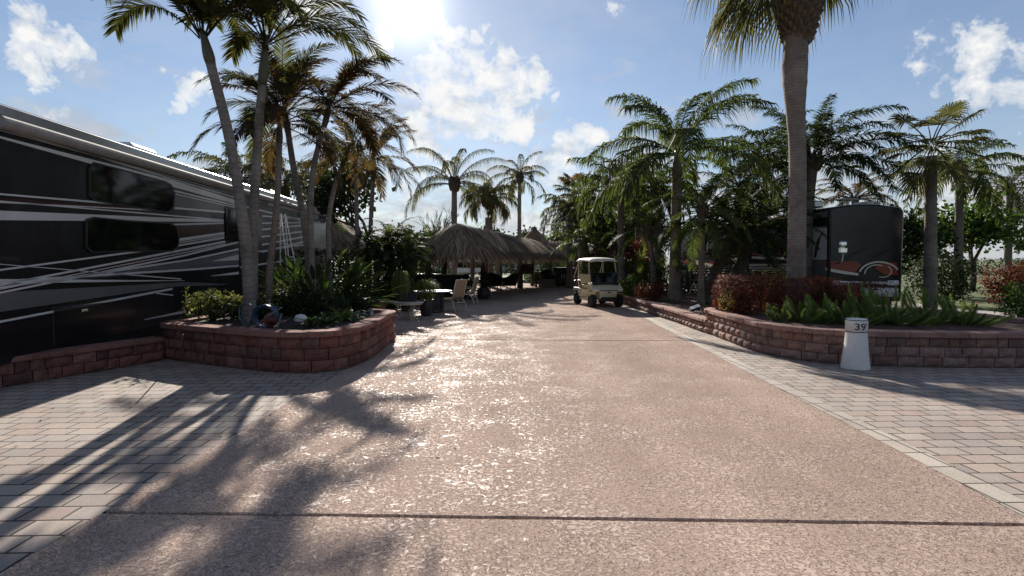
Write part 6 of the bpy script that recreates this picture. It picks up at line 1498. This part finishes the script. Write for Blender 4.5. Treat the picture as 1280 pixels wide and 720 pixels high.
# beyond the right end of the photograph's bed: more of the same garden
for i, (x, y, h, lf, lab) in enumerate(((19.5, 29, 6.0, 'dark_leaf', 'dark broadleaf tree just right of the windshield'), (25.5, 31, 7.0, 'green_leaf', 'lighter broadleaf tree at the right edge'), (31.5, 32, 6.5, 'dark_leaf', 'dark broadleaf tree past the right edge palm'), (17.0, 40, 7.0, 'dark_leaf', 'dark tree behind the right motorhome'), (9.5, 43, 7.0, 'dark_leaf', 'dark tree behind the leaning date palms'), (-16, 34, 7.0, 'dark_leaf', 'dark tree behind the left motorhome'))):
    broadleaf('broadleaf_tree', lab, (x, y, 0), h, .16, lf, .26, 30, depth=4, spread=.8, seed=600+i, cr=1.3, k=3, first=.24, asp=.8)
for i, (x, y, rx, h, lf, lab) in enumerate(((16.5, 21.5, 1.3, 1.9, 'dark_leaf', 'dark rounded shrub beside the motorhome'), (19.0, 21.0, 1.2, 1.5, 'red_leaf', 'maroon shrub beside the dark rounded one'), (21.5, 22.0, 1.6, 2.0, 'green_leaf', 'green shrub at the right edge beyond the pavers'), (24.5, 23.0, 1.6, 1.7, 'dark_leaf', 'dark shrub past the right edge'))):
    shrub('garden_shrub', lab, (x, y, 0), (rx, 1.0, h*.55), 4200, .12, lf, seed=640+i, lump=.5)
palm('palm_tree', 'green palm standing right of the motorhome windshield', P0(1200, 300, 27), D(1200, 215, 27), r0=.2, r1=.16, bark='mid_palm_bark', leaf='green_palm_leaf', ball=.3, nf=24, L=2.9, el=(-.4, 1.35), droop=1.4, nl=46, ll=.7, lw=.05, hang=.8, plume=.6, seed=221)
palm('palm_tree', 'grey green palm near the right edge, farther than the others', P0(1262, 300, 33), D(1262, 235, 33), r0=.2, r1=.16, bark='mid_palm_bark', leaf='grey_palm_leaf', ball=.3, nf=22, L=3.0, el=(-.4, 1.35), droop=1.5, nl=42, ll=.7, lw=.05, hang=.8, plume=.6, seed=222)
for i, (x, y, rx, h, lab) in enumerate(((14.2, 15.2, .8, 1.1, 'round green shrub right of the windshield'), (16.2, 15.6, .9, 1.0, 'round green shrub at the right edge'))):
    shrub('round_shrub', lab, (x, y, 0), (rx, .8, h*.55), 3200, .09, 'green_leaf', seed=230+i)
# ------------------------------------------------------------------ far background
def house(name, label, c, w, d_, h, roofh, wins, rot=0):
    root = thing(name, label, 'house', c); M = Matrix.Translation(c) @ Matrix.Rotation(rot, 4, 'Z')
    mb = MB(); mb.box(-w/2, w/2, 0, d_, 0, h, M); mb.build('wall', 'stucco_wall', root)
    mb = MB(); o = .6; vs = [(-w/2-o, -o, h), (w/2+o, -o, h), (w/2+o, d_+o, h), (-w/2-o, d_+o, h), (-w/2+d_*.4, d_/2, h+roofh), (w/2-d_*.4, d_/2, h+roofh)]
    vs = [M @ V(v) for v in vs]+[M @ V((v[0], v[1], h-.18)) for v in vs[:4]]
    mb.add(vs, [(0, 1, 5, 4), (1, 2, 5), (2, 3, 4, 5), (3, 0, 4), (6, 7, 1, 0), (7, 8, 2, 1), (8, 9, 3, 2), (9, 6, 0, 3), (9, 8, 7, 6)]); mb.build('roof', 'house_roof', root)
    for x, ww, z0, z1 in wins:
        mb = MB(); mb.bbox(x, x+ww, -.05, .02, z0, z1, .01, M); f = mb.build('window', 'white_paint', root)
        mb = MB(); mb.bbox(x+.08, x+ww-.08, -.062, -.052, z0+.08, z1-.08, .003, M); mb.build('pane', 'tinted_glass', f)
house('house', 'pale house with dark windows seen under the thatch across the lawn', V((-6.0, 82, 0)), 15, 9, 2.9, 1.6, [(-6.4, 3.2, .8, 2.2), (-1.6, 2.6, .0, 2.3), (2.4, 3.6, .8, 2.2)])
house('house', 'pale house behind the far small hut', V((10.5, 96, 0)), 16, 9, 2.9, 1.6, [(-6.8, 3.0, .8, 2.2), (-2.4, 2.4, .0, 2.3), (2.6, 3.4, .8, 2.2)])
def camper():
    c = P0(592, 340, 47); root = thing('parked_boat_trailer', 'pale box trailer parked beyond the bar', 'trailer', c)
    mb = MB(); mb.bbox(c.x-1.7, c.x+.9, c.y, c.y+4.2, .55, 2.0, .12); mb.build('body', 'rv_white_paint', root)
    mb = MB(); mb.bbox(c.x-1.5, c.x+.7, c.y-.02, c.y-.003, 1.05, 1.55, .01); mb.build('window', 'tinted_glass', root)
    for x in (-1.5, .7):
        mb = MB(); M = Matrix.Translation((c.x+x, c.y+2, .33)) @ Matrix.Rotation(pi/2, 4, 'Y'); mb.lathe([(0, -.1), (.3, -.1), (.33, 0), (.3, .1), (0, .1)], 16, M); mb.build('wheel', 'rubber', root)
    mb = MB(); mb.tube([(c.x-.4, c.y+.1, .6), (c.x-.4, c.y-1.2, .45)], .05, 6); mb.build('drawbar', 'dark_metal', root)
camper()
rb = random.Random(77)
ft_ = []
k = 0
for (x, y, h) in [(-46, 92, 9), (-36, 100, 10), (-27, 88, 8), (-19, 104, 9), (-13, 98, 8), (-5, 108, 9), (3, 110, 8), (9, 112, 7), (17, 104, 9), (25, 98, 10), (33, 100, 9), (42, 94, 10), (52, 92, 9), (62, 96, 10), (-58, 98, 10), (-70, 92, 9), (74, 98, 10), (86, 94, 9), (-84, 96, 10), (99, 100, 10)]:
    broadleaf('background_tree', 'one of the indistinct broad trees closing the far side of the lawn', (x, y, 0), h*1.15, .28, ['dark_leaf', 'green_leaf', 'dark_leaf'][k % 3], .55, 26, depth=4, spread=.75, seed=300+k, cr=2.0, k=3, first=.26, asp=.8, group='far trees beyond the lawn'); k += 1
segs = [((x, 70+rb.uniform(-1, 1), .8), (4.2, .9, rb.uniform(.75, 1.1)), 1) for x in range(-60, 80, 8)]
hedge('hedge', 'long low hedge line at the far side of the lawn', segs, 'dark_leaf', 1500, .3, 500)

# across the street, behind the photographer: the garden that the glossy paint and the shade mirror
for i, (x, y, h) in enumerate([(-26, -20, 9), (-18, -24, 10), (-10, -22, 9), (-2, -25, 10), (6, -22, 9), (14, -24, 10), (22, -21, 9), (30, -18, 9), (-34, -12, 9), (38, -8, 9)]):
    root = thing('street_tree', 'broad dark tree across the street behind the photographer', 'tree', (x, y, 0), 0, 'trees across the street')
    mb = MB(); mb.tube([(x, y, 0), (x+.2, y, h*.35), (x, y, h*.6)], [.4, .3, .15], 8); mb.build('trunk', 'dark_bark', root); mb = MB()
    for j in range(6):
        a = j*2.4; foliage(mb, V((x+cos(a)*h*.3, y+sin(a)*h*.2, h*(.32+.1*(j % 3)))), (h*.34, h*.26, h*.3), 420, .55, 700+i*9+j, .45, lump=.5)
    mb.build('crown', 'dark_leaf', root)
mb = MB(); mb.poly([(-60, -16, -.02), (60, -16, -.02), (60, -6, -.02), (-60, -6, -.02)]); struct(mb, 'street', 'asphalt')

# a little litter: a few fallen leaves blown along the walls and over the paving
mb = MB(); r = random.Random(21)
for i in range(150):
    if i < 50: x, y = r.uniform(3.7, 4.35), r.uniform(9.5, 24)
    elif i < 90: x, y = r.uniform(-5.8, -2.6), r.uniform(5, 9.0)
    elif i < 120: x, y = r.uniform(-2.5, 3.4), r.uniform(3, 20)
    else: x, y = r.uniform(4.5, 9), r.uniform(7.2, 8.7)
    leafcard(mb, V((x, y, .004)), V((r.uniform(-.3, .3), r.uniform(-.3, .3), 1)), r.uniform(.03, .07), r, .4)
o = mb.build('fallen_leaves', 'mulch_chip'); tag(o, 'scattered dry brown leaves on the paving and driveway', 'leaves', kind='stuff')
for i, (x, y, h, lf) in enumerate(((38, 34, 7.5, 'dark_leaf'), (45, 40, 8.5, 'green_leaf'), (52, 36, 8, 'dark_leaf'), (60, 44, 9, 'dark_leaf'), (70, 40, 9, 'green_leaf'), (80, 52, 9, 'dark_leaf'), (-30, 30, 8, 'dark_leaf'), (-38, 36, 9, 'green_leaf'), (-48, 34, 9, 'dark_leaf'))):
    broadleaf('background_tree', 'one of the broad trees closing the neighbouring lots at the sides', (x, y, 0), h, .2, lf, .4, 22, depth=4, spread=.8, seed=680+i, cr=1.7, k=3, first=.25, asp=.8, group='broad trees of the neighbouring lots')
